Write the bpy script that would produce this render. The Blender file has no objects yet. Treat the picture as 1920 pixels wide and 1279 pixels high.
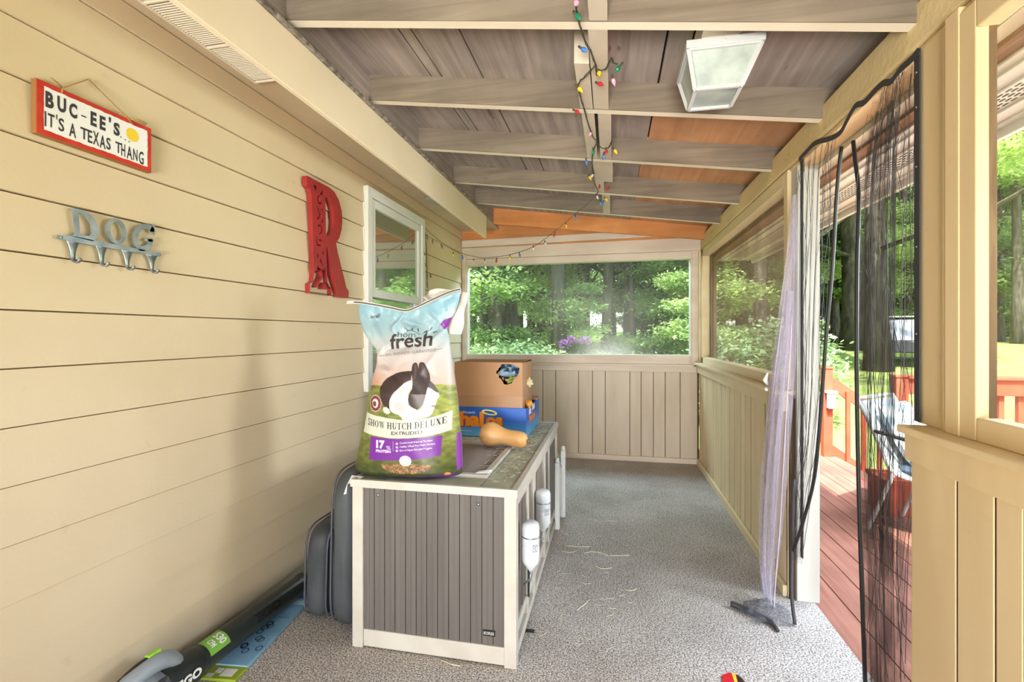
import bpy, math, random, json
import numpy as np
from mathutils import Vector, Matrix, noise
PI = math.pi
random.seed(7)
col = bpy.context.scene.collection

# ------------------------------------------------------------------ materials
def lin(c):
    r = []
    for x in c:
        x /= 255.0
        r.append(x/12.92 if x <= 0.04045 else ((x+0.055)/1.055)**2.4)
    return (r[0], r[1], r[2], 1.0)
def newmat(name):
    m = bpy.data.materials.new(name); m.use_nodes = True
    nt = m.node_tree; nt.nodes.clear()
    out = nt.nodes.new('ShaderNodeOutputMaterial')
    return m, nt, out
def N(nt, t, **kw):
    n = nt.nodes.new(t)
    for k, v in kw.items():
        if k in n.inputs.keys() if hasattr(n.inputs, 'keys') else False: n.inputs[k].default_value = v
        else: setattr(n, k, v)
    return n
def paint(name, c, c2=None, rough=0.6, scale=(3,3,3), amt=1.0, bump=0.0, bscale=60.0, spots=0.0, spotc=(70,60,50), spec=0.3, metal=0.0, detail=4.0, contrast=(0.35,0.68)):
    """painted or plain surface: two tones mixed by noise, optional specks, optional bump"""
    m, nt, out = newmat(name)
    b = nt.nodes.new('ShaderNodeBsdfPrincipled'); nt.links.new(b.outputs[0], out.inputs[0])
    b.inputs['Roughness'].default_value = rough; b.inputs['Metallic'].default_value = metal
    b.inputs['Specular IOR Level'].default_value = spec
    tc = nt.nodes.new('ShaderNodeTexCoord'); mp = nt.nodes.new('ShaderNodeMapping')
    mp.inputs['Scale'].default_value = scale
    nt.links.new(tc.outputs['Object'], mp.inputs[0])
    nz = nt.nodes.new('ShaderNodeTexNoise'); nz.inputs['Scale'].default_value = 1.0; nz.inputs['Detail'].default_value = detail
    nt.links.new(mp.outputs[0], nz.inputs['Vector'])
    cr = nt.nodes.new('ShaderNodeValToRGB'); cr.color_ramp.elements[0].position = contrast[0]; cr.color_ramp.elements[1].position = contrast[1]
    c2 = c2 or tuple(max(0, x*0.92) for x in c)
    cr.color_ramp.elements[0].color = lin(c2); cr.color_ramp.elements[1].color = lin(c)
    nt.links.new(nz.outputs['Fac'], cr.inputs[0])
    src = cr.outputs[0]
    if spots > 0:
        n2 = nt.nodes.new('ShaderNodeTexNoise'); n2.inputs['Scale'].default_value = 9.0; n2.inputs['Detail'].default_value = 6.0; n2.inputs['Roughness'].default_value = 0.7
        nt.links.new(tc.outputs['Object'], n2.inputs['Vector'])
        r2 = nt.nodes.new('ShaderNodeValToRGB'); r2.color_ramp.elements[0].position = 0.66-0.05*spots; r2.color_ramp.elements[1].position = 0.74
        r2.color_ramp.elements[0].color = (0,0,0,1); r2.color_ramp.elements[1].color = (min(1,spots),)*3+(1,)
        nt.links.new(n2.outputs['Fac'], r2.inputs[0])
        mx = nt.nodes.new('ShaderNodeMixRGB'); nt.links.new(r2.outputs[0], mx.inputs[0]); nt.links.new(src, mx.inputs[1]); mx.inputs[2].default_value = lin(spotc)
        src = mx.outputs[0]
    nt.links.new(src, b.inputs['Base Color'])
    if bump > 0:
        n3 = nt.nodes.new('ShaderNodeTexNoise'); n3.inputs['Scale'].default_value = bscale; n3.inputs['Detail'].default_value = 3.0
        nt.links.new(tc.outputs['Object'], n3.inputs['Vector'])
        bp = nt.nodes.new('ShaderNodeBump'); bp.inputs['Strength'].default_value = bump; bp.inputs['Distance'].default_value = 0.01
        nt.links.new(n3.outputs['Fac'], bp.inputs['Height']); nt.links.new(bp.outputs[0], b.inputs['Normal'])
    return m
def flat(name, c, rough=0.5, spec=0.3, metal=0.0):
    return paint(name, c, tuple(x*0.97 for x in c), rough=rough, spec=spec, metal=metal, scale=(6,6,6))
def emitless_glass(name, tint=(235,245,240), alpha=0.06, gl=0.05, rough=0.02):
    m, nt, out = newmat(name)
    tr = nt.nodes.new('ShaderNodeBsdfTransparent'); df = nt.nodes.new('ShaderNodeBsdfDiffuse'); gs = nt.nodes.new('ShaderNodeBsdfGlossy')
    tr.inputs[0].default_value = lin(tint); gs.inputs['Roughness'].default_value = rough
    m1 = nt.nodes.new('ShaderNodeMixShader'); m1.inputs[0].default_value = alpha
    m2 = nt.nodes.new('ShaderNodeMixShader'); m2.inputs[0].default_value = gl
    nt.links.new(tr.outputs[0], m1.inputs[1]); nt.links.new(df.outputs[0], m1.inputs[2])
    nt.links.new(m1.outputs[0], m2.inputs[1]); nt.links.new(gs.outputs[0], m2.inputs[2]); nt.links.new(m2.outputs[0], out.inputs[0])
    df.inputs[0].default_value = lin((220,225,220))
    return m
def netmat(name, c, cover, var=0.0, scale=400.0, stretch=(1,1,1), glow=0.0):
    """woven net: part open, part thread; cover may vary with folds"""
    m, nt, out = newmat(name)
    tr = nt.nodes.new('ShaderNodeBsdfTransparent'); df = nt.nodes.new('ShaderNodeBsdfDiffuse'); tl = nt.nodes.new('ShaderNodeBsdfTranslucent')
    df.inputs[0].default_value = lin(c); tl.inputs[0].default_value = lin(c)
    md = nt.nodes.new('ShaderNodeMixShader'); md.inputs[0].default_value = glow
    nt.links.new(df.outputs[0], md.inputs[1]); nt.links.new(tl.outputs[0], md.inputs[2])
    mx = nt.nodes.new('ShaderNodeMixShader')
    nt.links.new(tr.outputs[0], mx.inputs[1]); nt.links.new(md.outputs[0], mx.inputs[2]); nt.links.new(mx.outputs[0], out.inputs[0])
    if var > 0:
        tc = nt.nodes.new('ShaderNodeTexCoord'); mp = nt.nodes.new('ShaderNodeMapping'); mp.inputs['Scale'].default_value = stretch
        nt.links.new(tc.outputs['Object'], mp.inputs[0])
        nz = nt.nodes.new('ShaderNodeTexNoise'); nz.inputs['Scale'].default_value = scale; nz.inputs['Detail'].default_value = 3.0
        nt.links.new(mp.outputs[0], nz.inputs['Vector'])
        mr = nt.nodes.new('ShaderNodeMapRange'); mr.inputs[1].default_value = 0.3; mr.inputs[2].default_value = 0.7
        mr.inputs[3].default_value = max(0, cover-var); mr.inputs[4].default_value = min(1, cover+var)
        nt.links.new(nz.outputs['Fac'], mr.inputs[0]); nt.links.new(mr.outputs[0], mx.inputs[0])
    else: mx.inputs[0].default_value = cover
    return m
def leafmat(name, c1, c2, c3, trans=0.5):
    m, nt, out = newmat(name)
    df = nt.nodes.new('ShaderNodeBsdfDiffuse'); tl = nt.nodes.new('ShaderNodeBsdfTranslucent')
    mx = nt.nodes.new('ShaderNodeMixShader'); mx.inputs[0].default_value = trans
    geo = nt.nodes.new('ShaderNodeNewGeometry'); oi = nt.nodes.new('ShaderNodeObjectInfo')
    nz = nt.nodes.new('ShaderNodeTexNoise'); nz.inputs['Scale'].default_value = 1.5; nz.inputs['Detail'].default_value = 9.0; nz.inputs['Roughness'].default_value = 0.8
    nt.links.new(geo.outputs['Position'], nz.inputs['Vector'])
    ad = nt.nodes.new('ShaderNodeMath'); ad.operation = 'ADD'
    ml = nt.nodes.new('ShaderNodeMath'); ml.operation = 'MULTIPLY'; ml.inputs[1].default_value = 0.30
    nt.links.new(oi.outputs['Random'], ml.inputs[0]); nt.links.new(nz.outputs['Fac'], ad.inputs[0]); nt.links.new(ml.outputs[0], ad.inputs[1])
    cr = nt.nodes.new('ShaderNodeValToRGB'); e = cr.color_ramp.elements
    e[0].position = 0.40; e[0].color = lin(c1); e[1].position = 0.88; e[1].color = lin(c3)  # pale end of the random leaf tone stands in for glints
    x = e.new(0.62); x.color = lin(c2)
    nt.links.new(ad.outputs[0], cr.inputs[0])
    nt.links.new(cr.outputs[0], df.inputs[0])
    gm = nt.nodes.new('ShaderNodeMixRGB'); gm.blend_type = 'MULTIPLY'; gm.inputs[0].default_value = 1.0; gm.inputs[2].default_value = (1.35,1.3,0.8,1)
    nt.links.new(cr.outputs[0], gm.inputs[1]); nt.links.new(gm.outputs[0], tl.inputs[0])
    nt.links.new(df.outputs[0], mx.inputs[1]); nt.links.new(tl.outputs[0], mx.inputs[2]); nt.links.new(mx.outputs[0], out.inputs[0])
    return m

M = {}
M['siding'] = paint('siding_paint', (220,203,173), (211,192,160), rough=0.55, scale=(0.8,1.2,1.2), spots=0.22, spotc=(165,140,105), bump=0.05)
M['trim_l'] = paint('trim_cream', (244,229,202), (236,219,190), rough=0.55, scale=(2,2,2), bump=0.04)
M['soffit'] = paint('soffit_paint', (206,186,156), (192,172,142), rough=0.7, scale=(2,2,2))
M['far'] = paint('far_wall_paint', (218,204,186), (202,186,166), rough=0.6, scale=(6,6,1.2), spots=0.18, spotc=(140,120,98), bump=0.06, bscale=25)
M['far_trim'] = paint('far_trim_paint', (226,212,198), (210,194,178), rough=0.6, scale=(2,6,9), spots=0.25, spotc=(120,100,86), bump=0.08, bscale=30)
M['right'] = paint('right_wall_paint', (232,212,172), (214,192,150), rough=0.6, scale=(6,6,1.2), spots=0.2, spotc=(130,112,80), bump=0.06, bscale=25)
M['right_trim'] = paint('right_trim_paint', (232,214,176), (218,198,158), rough=0.6, scale=(5,1.2,5), spots=0.35, spotc=(120,98,66), bump=0.08, bscale=30)
M['near'] = paint('near_wall_paint', (236,212,168), (224,198,154), rough=0.6, scale=(6,6,1.2), spots=0.15, spotc=(150,116,74), bump=0.06, bscale=25)
M['beam'] = paint('beam_paint', (238,216,170), (218,194,146), rough=0.65, scale=(3,1.0,6), spots=0.8, spotc=(132,98,60), bump=0.2, bscale=40)
M['jamb'] = paint('jamb_paint', (206,205,200), (192,190,184), rough=0.6, scale=(6,6,1), spots=0.12)
def woodmat(name, c, c2, dark, axis='Y', knots=1.0, rough=0.75, stretch=0.06, sc=26.0):
    m, nt, out = newmat(name)
    b = nt.nodes.new('ShaderNodeBsdfPrincipled'); nt.links.new(b.outputs[0], out.inputs[0]); b.inputs['Roughness'].default_value = rough; b.inputs['Specular IOR Level'].default_value = 0.2
    tc = nt.nodes.new('ShaderNodeTexCoord'); mp = nt.nodes.new('ShaderNodeMapping')
    s = {'X':(stretch,1,1),'Y':(1,stretch,1),'Z':(1,1,stretch)}[axis]
    mp.inputs['Scale'].default_value = tuple(sc*x for x in s)
    nt.links.new(tc.outputs['Object'], mp.inputs[0])
    nz = nt.nodes.new('ShaderNodeTexNoise'); nz.inputs['Scale'].default_value = 1.0; nz.inputs['Detail'].default_value = 6.0; nz.inputs['Distortion'].default_value = 0.8
    nt.links.new(mp.outputs[0], nz.inputs['Vector'])
    cr = nt.nodes.new('ShaderNodeValToRGB'); e = cr.color_ramp.elements
    e[0].position = 0.3; e[0].color = lin(c2); e[1].position = 0.7; e[1].color = lin(c)
    nt.links.new(nz.outputs['Fac'], cr.inputs[0])
    mp2 = nt.nodes.new('ShaderNodeMapping'); mp2.inputs['Scale'].default_value = tuple(14*max(x, 0.35) for x in s)
    nt.links.new(tc.outputs['Object'], mp2.inputs[0])
    vo = nt.nodes.new('ShaderNodeTexNoise'); vo.inputs['Scale'].default_value = 1.0; vo.inputs['Detail'].default_value = 2.0
    nt.links.new(mp2.outputs[0], vo.inputs['Vector'])
    r2 = nt.nodes.new('ShaderNodeValToRGB'); r2.color_ramp.elements[0].position = 0.70; r2.color_ramp.elements[1].position = 0.78
    r2.color_ramp.elements[0].color = (0,0,0,1); r2.color_ramp.elements[1].color = (0.75*knots,)*3+(1,)
    nt.links.new(vo.outputs['Fac'], r2.inputs[0])
    big = nt.nodes.new('ShaderNodeTexNoise'); big.inputs['Scale'].default_value = 2.2; big.inputs['Detail'].default_value = 3.0
    nt.links.new(tc.outputs['Object'], big.inputs['Vector'])
    r3 = nt.nodes.new('ShaderNodeValToRGB'); r3.color_ramp.elements[0].position = 0.35; r3.color_ramp.elements[1].position = 0.65
    r3.color_ramp.elements[0].color = (0.72,0.72,0.74,1); r3.color_ramp.elements[1].color = (1,1,1,1)
    nt.links.new(big.outputs['Fac'], r3.inputs[0])
    mu = nt.nodes.new('ShaderNodeMixRGB'); mu.blend_type = 'MULTIPLY'; mu.inputs[0].default_value = 1.0
    nt.links.new(cr.outputs[0], mu.inputs[1]); nt.links.new(r3.outputs[0], mu.inputs[2])
    mx = nt.nodes.new('ShaderNodeMixRGB'); nt.links.new(r2.outputs[0], mx.inputs[0]); nt.links.new(mu.outputs[0], mx.inputs[1]); mx.inputs[2].default_value = lin(dark)
    nt.links.new(mx.outputs[0], b.inputs['Base Color'])
    bp = nt.nodes.new('ShaderNodeBump'); bp.inputs['Strength'].default_value = 0.25; bp.inputs['Distance'].default_value = 0.004
    nt.links.new(nz.outputs['Fac'], bp.inputs['Height']); nt.links.new(bp.outputs[0], b.inputs['Normal'])
    return m
M['sheath'] = woodmat('weathered_sheathing', (188,176,166), (152,141,134), (84,72,68), 'Y', 1.0)
M['rafter'] = woodmat('rafter_wood', (152,138,122), (126,112,98), (96,80,66), 'X', 0.5)
M['rafter_b'] = paint('rafter_edge_paint', (246,236,216), (234,222,200), rough=0.6, scale=(2,8,8), spots=0.1)
M['block'] = paint('blocking_paint', (214,202,184), (196,182,164), rough=0.6, scale=(5,5,5))
M['newply'] = woodmat('new_plywood', (228,176,132), (208,152,108), (120,76,52), 'Y', 0.6, sc=16)
M['orange'] = woodmat('stained_board', (232,160,100), (214,140,82), (160,92,50), 'X', 0.7, rough=0.4, sc=12)
M['ext_wood'] = woodmat('weathered_trim_wood', (168,134,106), (140,108,84), (90,66,48), 'Z', 0.4, sc=50)
M['ext_wood_y'] = woodmat('weathered_strip_wood', (158,118,90), (128,92,68), (86,60,44), 'Y', 0.4, sc=40)
M['white_vinyl'] = flat('white_vinyl', (232,232,230), 0.35, 0.4)
M['cream_vinyl'] = flat('cream_vinyl', (228,218,198), 0.5, 0.3)
M['vinyl_out'] = paint('soffit_vinyl', (226,222,214), (212,206,196), rough=0.5, scale=(3,3,3))
M['dark_slot'] = flat('dark_slot', (70,64,58), 0.8)
M['dark_gap'] = flat('dark_gap', (46,38,32), 0.9)
M['hutch_white'] = paint('hutch_white', (208,203,194), (196,190,180), rough=0.5, scale=(8,8,8), spots=0.12, spotc=(150,140,124))
M['hutch_gray'] = paint('hutch_gray', (112,106,103), (100,95,92), rough=0.5, scale=(30,30,1), spots=0.0, bump=0.05)
M['hutch_top'] = paint('hutch_felt', (188,190,166), (160,162,140), rough=0.9, scale=(7,7,7), spots=0.25, spotc=(158,148,110), bump=0.15, bscale=120)
M['wire'] = flat('wire_metal', (176,162,150), 0.5, 0.4, 0.1)
M['inside'] = paint('hutch_bedding', (112,84,70), (74,56,48), rough=0.95, scale=(20,20,20))
M['core'] = flat('gap_shade_tone', (84,66,48), 0.9)  # dark tone put in for the shade between wall boards
M['white_pl'] = flat('white_plastic', (236,238,240), 0.3, 0.5)
M['frost_pl'] = flat('frosted_bottle', (214,218,226), 0.25, 0.5)
M['black'] = flat('black_plastic', (34,34,36), 0.4, 0.4)
M['tape'] = flat('dark_tape', (58,58,62), 0.5, 0.4)
M['ink'] = flat('dark_ink', (64,62,66), 0.7)
M['red_paint'] = paint('sign_red', (206,64,46), (188,50,36), rough=0.6, scale=(20,20,20), spots=0.15, spotc=(236,200,160))
M['sign_white'] = flat('sign_white', (238,238,240), 0.6)
M['sign_wood'] = flat('sign_edge_wood', (150,104,62), 0.7)
M['disc_yellow'] = flat('disc_yellow', (240,206,60), 0.6)
M['jute'] = flat('jute', (172,138,84), 0.9)
M['steel'] = paint('galvanized', (176,186,190), (136,150,156), rough=0.35, scale=(25,25,25), metal=0.75, spec=0.5)
M['letter_red'] = None
M['orange_txt'] = flat('carton_orange', (240,140,36), 0.5)
M['blue_box'] = None
M['halo_y'] = flat('halo_yellow', (246,232,120), 0.5)
M['kraft'] = paint('kraft_cardboard', (192,150,114), (180,138,104), rough=0.8, scale=(4,4,4), bump=0.03)
M['kraft_tape'] = paint('carton_tape', (180,138,100), (168,126,92), rough=0.35, scale=(4,4,4), spec=0.5)
M['blue_bag'] = paint('blue_film', (136,164,190), (36,56,84), rough=0.25, scale=(26,26,26), contrast=(0.45,0.56), spec=0.6)
M['green_bit'] = flat('green_straw', (150,158,76), 0.8)
M['squash'] = paint('squash_skin', (226,178,120), (214,160,100), rough=0.45, scale=(6,30,30), spots=0.5, spotc=(150,116,70), spec=0.4)
M['cushion'] = paint('charcoal_vinyl', (84,88,92), (58,60,64), rough=0.55, scale=(7,7,3), spots=0.3, spotc=(124,124,120), bump=0.2, bscale=14)
M['piping'] = flat('cushion_piping', (88,90,100), 0.5)
M['blower_dk'] = flat('blower_dark', (44,50,48), 0.3, 0.5)
M['blower_gray'] = flat('blower_gray', (150,158,166), 0.4, 0.4)
M['lime'] = flat('lime_green', (150,206,60), 0.4, 0.4)
M['lime_st'] = flat('lime_sticker', (128,186,74), 0.4, 0.4)
M['white_ink'] = flat('white_ink', (240,240,238), 0.5)
M['sky_print'] = paint('blue_print', (146,190,220), (120,166,202), rough=0.3, scale=(4,14,4), spec=0.4)
M['hay'] = flat('hay', (224,216,190), 0.8)
M['deck'] = woodmat('deck_boards', (178,126,108), (150,100,86), (90,56,46), 'Y', 0.4, sc=22)
M['rail'] = paint('rail_red', (200,100,74), (182,84,60), rough=0.5, scale=(4,4,4))
M['bark'] = paint('bark', (104,98,88), (62,58,52), rough=0.95, scale=(12,12,2.0), bump=0.6, bscale=14)
M['stone'] = paint('stone', (140,138,136), (82,80,80), rough=0.8, scale=(9,9,9), bump=0.4, bscale=20)
M['petal'] = paint('petals', (222,164,222), (196,130,200), rough=0.6, scale=(20,20,20))
M['leafA'] = leafmat('leaf_green', (74,100,70), (144,172,120), (222,234,186), 0.5)
M['leafB'] = leafmat('leaf_shrub', (84,112,84), (146,172,130), (212,226,184), 0.35)
M['glass'] = emitless_glass('clear_pane', (236,243,238), 0.05, 0.012, 0.14)
M['glass2'] = emitless_glass('clear_pane_right', (244,246,244), 0.03, 0.03)
M['mesh_scr'] = netmat('window_screen', (132,116,94), 0.44, 0.14, 3.0, (1,1,1), 0.3)
M['net_dark'] = netmat('door_net', (58,50,46), 0.17, 0.14, 16.0, (1,6,0.45), 0.2)
M['net_lit'] = netmat('gathered_net', (206,198,216), 0.30, 0.14, 14.0, (1,5,0.4), 0.5)  # black mesh catching light, its lit look put in as pale lilac
M['net_floor'] = netmat('net_heap', (124,126,138), 0.45, 0.25, 40.0, (1,1,1), 0.3)
for k, c in dict(pink=(236,170,204), green=(24,124,92), blue=(66,126,214), yellow=(242,204,36), red=(206,36,48), clear=(214,206,206), teal=(70,180,190), lime=(200,210,60), dark=(112,98,74)).items():
    M['b_'+k] = flat('bulb_'+k, c, 0.15, 0.6)
M['wire_green'] = flat('light_cord', (78,78,66), 0.6)

# ------------------------------------------------------------------ mesh collector
class MB:
    def __init__(s): s.v=[]; s.f=[]; s.m=[]; s.sm=[]
    def add(s, vs, fs, mi=0, smooth=False):
        o=len(s.v); s.v += [tuple(p) for p in vs]; s.f += [tuple(i+o for i in f) for f in fs]; s.m += [mi]*len(fs); s.sm += [smooth]*len(fs)
        return s
    def box(s, x0,x1,y0,y1,z0,z1, mi=0, T=None):
        vs=[(x,y,z) for x in (x0,x1) for y in (y0,y1) for z in (z0,z1)]
        if T is not None: vs=[T@Vector(p) for p in vs]
        return s.add(vs, [(0,1,3,2),(4,6,7,5),(0,4,5,1),(2,3,7,6),(0,2,6,4),(1,5,7,3)], mi)
    def hexa(s, p, mi=0):
        """8 points: bottom 4 ccw, top 4 ccw"""
        return s.add(p, [(3,2,1,0),(4,5,6,7),(0,1,5,4),(1,2,6,5),(2,3,7,6),(3,0,4,7)], mi)
    def beam(s, a, b, w, h, mi=0, up=(0,0,1)):
        a=Vector(a); b=Vector(b); d=(b-a).normalized(); u=Vector(up)
        r=d.cross(u).normalized(); u=r.cross(d).normalized()
        p=[]
        for c in (a,b):
            p += [c-r*w/2-u*h/2, c+r*w/2-u*h/2, c+r*w/2+u*h/2, c-r*w/2+u*h/2]
        return s.add(p, [(0,1,2,3),(7,6,5,4),(0,4,5,1),(1,5,6,2),(2,6,7,3),(3,7,4,0)], mi)
    def tube(s, pts, r, n=8, mi=0, cap=True):
        pts=[Vector(p) for p in pts]; rs = r if isinstance(r,(list,tuple)) else [r]*len(pts)
        rings=[]; prev=None
        for i,p in enumerate(pts):
            d=(pts[min(i+1,len(pts)-1)]-pts[max(i-1,0)]).normalized()
            if prev is None:
                a=Vector((0,0,1)) if abs(d.z)<0.9 else Vector((1,0,0)); u=d.cross(a).normalized()
            else: u=(prev-d*prev.dot(d)).normalized()
            prev=u; w=d.cross(u)
            rings.append([p+(u*math.cos(2*PI*k/n)+w*math.sin(2*PI*k/n))*rs[i] for k in range(n)])
        vs=[q for rg in rings for q in rg]; fs=[]
        for i in range(len(pts)-1):
            for k in range(n):
                a=i*n+k; b=i*n+(k+1)%n; fs.append((a,b,b+n,a+n))
        if cap: fs.append(tuple(range(n-1,-1,-1))); fs.append(tuple(range(len(vs)-n,len(vs))))
        return s.add(vs, fs, mi, True)
    def lathe(s, prof, T=None, n=24, mi=0):
        """prof: list of (r, h) round local z"""
        vs=[]; 
        for r,h in prof:
            for k in range(n): vs.append(Vector((r*math.cos(2*PI*k/n), r*math.sin(2*PI*k/n), h)))
        if T is not None: vs=[T@p for p in vs]
        fs=[]
        for i in range(len(prof)-1):
            for k in range(n):
                a=i*n+k; b=i*n+(k+1)%n; fs.append((a,b,b+n,a+n))
        fs.append(tuple(range(n-1,-1,-1))); fs.append(tuple(range(len(vs)-n,len(vs))))
        return s.add(vs, fs, mi, True)
    def poly(s, pts, mi=0): return s.add(pts, [tuple(range(len(pts)))], mi)
    def join(s, me, T, mi=0):
        vs=[T@v.co for v in me.vertices]; return s.add(vs, [tuple(p.vertices) for p in me.polygons], mi)
    def build(s, name, mats, parent=None, bevel=0.0, subd=0, kind=None, label=None, cat=None, group=None, loc=None):
        me=bpy.data.meshes.new(name); me.from_pydata(s.v, [], s.f)
        if not isinstance(mats,(list,tuple)): mats=[mats]
        for m in mats: me.materials.append(m)
        me.polygons.foreach_set('material_index', s.m); me.polygons.foreach_set('use_smooth', s.sm); me.update()
        o=bpy.data.objects.new(name, me); col.objects.link(o)
        if parent is not None: o.parent=parent
        if loc is not None:
            me.transform(Matrix.Translation(-Vector(loc))); o.location=loc
        if bevel>0:
            b=o.modifiers.new('bevel','BEVEL'); b.width=bevel; b.segments=2; b.limit_method='ANGLE'; b.angle_limit=0.8
        if subd>0:
            b=o.modifiers.new('subd','SUBSURF'); b.levels=subd; b.render_levels=subd
        tag(o,label,cat,group,kind)
        return o
def tag(o,label=None,cat=None,group=None,kind=None):
    if label: o['label']=label
    if cat: o['category']=cat
    if group: o['group']=group
    if kind: o['kind']=kind
    return o
def empty(name, loc, label, cat, group=None):
    o=bpy.data.objects.new(name,None); col.objects.link(o); o.location=loc; o.empty_display_size=0.05
    return tag(o,label,cat,group)
def sub(parent, mb, name, mats, **kw):
    """build mb (in world coordinates) as a child of parent (an unrotated empty or a mesh at its own location)"""
    o=mb.build(name, mats, None, **kw)
    o.parent=parent; o.matrix_parent_inverse=Matrix.Translation(-world_loc(parent))
    return o
def world_loc(o):
    l=Vector(o.location); p=o.parent
    if p is not None: l = world_loc(p)+ (o.matrix_parent_inverse@l)
    return l

def curve_mesh(splines, ext=0.0, bev=0.0):
    cu=bpy.data.curves.new('tmp','CURVE'); cu.dimensions='2D'; cu.fill_mode='BOTH'; cu.extrude=ext; cu.bevel_depth=bev
    for sp in splines:
        q=cu.splines.new('POLY'); q.points.add(len(sp)-1); q.use_cyclic_u=True
        for i,(x,y) in enumerate(sp): q.points[i].co=(x,y,0,1)
    o=bpy.data.objects.new('tmp',cu); col.objects.link(o)
    dg=bpy.context.evaluated_depsgraph_get(); me=bpy.data.meshes.new_from_object(o.evaluated_get(dg))
    bpy.data.objects.remove(o); return me
def text_mesh(body, ext=0.0, bold=0.0, shear=0.0):
    cu=bpy.data.curves.new('tmp','FONT'); cu.body=body; cu.extrude=ext; cu.offset=bold; cu.shear=shear; cu.resolution_u=3
    o=bpy.data.objects.new('tmp',cu); col.objects.link(o)
    dg=bpy.context.evaluated_depsgraph_get(); me=bpy.data.meshes.new_from_object(o.evaluated_get(dg))
    bpy.data.objects.remove(o)
    xs=[v.co.x for v in me.vertices]; ys=[v.co.y for v in me.vertices]
    return me,(min(xs),max(xs),min(ys),max(ys))
def put_text(mb, body, o, u, v, w, h, mi=0, bold=0.0, ext=0.0, shear=0.0):
    """write body fitted into the w by h box whose lower left corner is o, along unit axes u and v"""
    me,(x0,x1,y0,y1)=text_mesh(body,0.0,bold,shear)
    sx=w/max(x1-x0,1e-6); sy=h/max(y1-y0,1e-6)
    o=Vector(o); u=Vector(u); v=Vector(v); n=u.cross(v)
    vs=[o+u*((p.co.x-x0)*sx)+v*((p.co.y-y0)*sy) for p in me.vertices]
    mb.add(vs,[tuple(p.vertices) for p in me.polygons],mi)
def stroke(path, w, taper=False):
    L=[];R=[]; n=len(path)
    for i,(x,y) in enumerate(path):
        a=path[max(i-1,0)]; b=path[min(i+1,n-1)]; dx,dy=b[0]-a[0],b[1]-a[1]; l=math.hypot(dx,dy) or 1
        ww=w*(0.35+0.65*math.sin(PI*(i+0.6)/(n+0.2))) if taper else w
        L.append((x-dy/l*ww/2,y+dx/l*ww/2)); R.append((x+dy/l*ww/2,y-dx/l*ww/2))
    return L+R[::-1]
def smooth_path(p, k=4):
    out=[]
    n=len(p)
    for i in range(n-1):
        p0=p[max(i-1,0)];p1=p[i];p2=p[i+1];p3=p[min(i+2,n-1)]
        for j in range(k):
            t=j/k
            out.append(tuple(0.5*((2*b)+(-a+c)*t+(2*a-5*b+4*c-d)*t*t+(-a+3*b-3*c+d)*t**3) for a,b,c,d in zip(p0,p1,p2,p3)))
    out.append(tuple(p[-1])); return out
# ------------------------------------------------------------------ the setting
def S(mb, name, mats, **kw): return mb.build(name, mats, kind='structure', **kw)
YB = -3.0          # the porch runs on behind the camera to here
# carpet floor
def carpet():
    m, nt, out = newmat('carpet')
    b = nt.nodes.new('ShaderNodeBsdfPrincipled'); nt.links.new(b.outputs[0], out.inputs[0]); b.inputs['Roughness'].default_value = 1.0; b.inputs['Specular IOR Level'].default_value = 0.05
    tc = nt.nodes.new('ShaderNodeTexCoord')
    n1 = nt.nodes.new('ShaderNodeTexNoise'); n1.inputs['Scale'].default_value = 160; n1.inputs['Detail'].default_value = 2.0
    n2 = nt.nodes.new('ShaderNodeTexNoise'); n2.inputs['Scale'].default_value = 2.2; n2.inputs['Detail'].default_value = 5.0
    mp = nt.nodes.new('ShaderNodeMapping'); mp.inputs['Scale'].default_value = (90, 26, 1)
    n3 = nt.nodes.new('ShaderNodeTexNoise'); n3.inputs['Scale'].default_value = 1.0; n3.inputs['Detail'].default_value = 1.0
    nt.links.new(tc.outputs['Object'], mp.inputs[0]); nt.links.new(mp.outputs[0], n3.inputs['Vector'])
    for n in (n1, n2): nt.links.new(tc.outputs['Object'], n.inputs['Vector'])
    cr = nt.nodes.new('ShaderNodeValToRGB'); e = cr.color_ramp.elements
    e[0].position = 0.38; e[0].color = lin((126,121,120)); e[1].position = 0.62; e[1].color = lin((238,232,226))
    nt.links.new(n1.outputs['Fac'], cr.inputs[0])
    c2 = nt.nodes.new('ShaderNodeValToRGB'); c2.color_ramp.elements[0].position = 0.3; c2.color_ramp.elements[1].position = 0.66
    c2.color_ramp.elements[0].color = (0.72,0.70,0.68,1); c2.color_ramp.elements[1].color = (1,1,1,1)
    nt.links.new(n2.outputs['Fac'], c2.inputs[0])
    mu = nt.nodes.new('ShaderNodeMixRGB'); mu.blend_type = 'MULTIPLY'; mu.inputs[0].default_value = 1.0
    nt.links.new(cr.outputs[0], mu.inputs[1]); nt.links.new(c2.outputs[0], mu.inputs[2])
    c3 = nt.nodes.new('ShaderNodeValToRGB'); c3.color_ramp.elements[0].position = 0.3; c3.color_ramp.elements[1].position = 0.5
    c3.color_ramp.elements[0].color = (0.62,0.61,0.60,1); c3.color_ramp.elements[1].color = (1,1,1,1)
    nt.links.new(n3.outputs['Fac'], c3.inputs[0])
    m2 = nt.nodes.new('ShaderNodeMixRGB'); m2.blend_type = 'MULTIPLY'; m2.inputs[0].default_value = 0.55
    nt.links.new(mu.outputs[0], m2.inputs[1]); nt.links.new(c3.outputs[0], m2.inputs[2])
    nt.links.new(m2.outputs[0], b.inputs['Base Color'])
    bp = nt.nodes.new('ShaderNodeBump'); bp.inputs['Strength'].default_value = 0.6; bp.inputs['Distance'].default_value = 0.005
    nt.links.new(n1.outputs['Fac'], bp.inputs['Height']); nt.links.new(bp.outputs[0], b.inputs['Normal'])
    return m
M['carpet'] = carpet()
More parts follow.
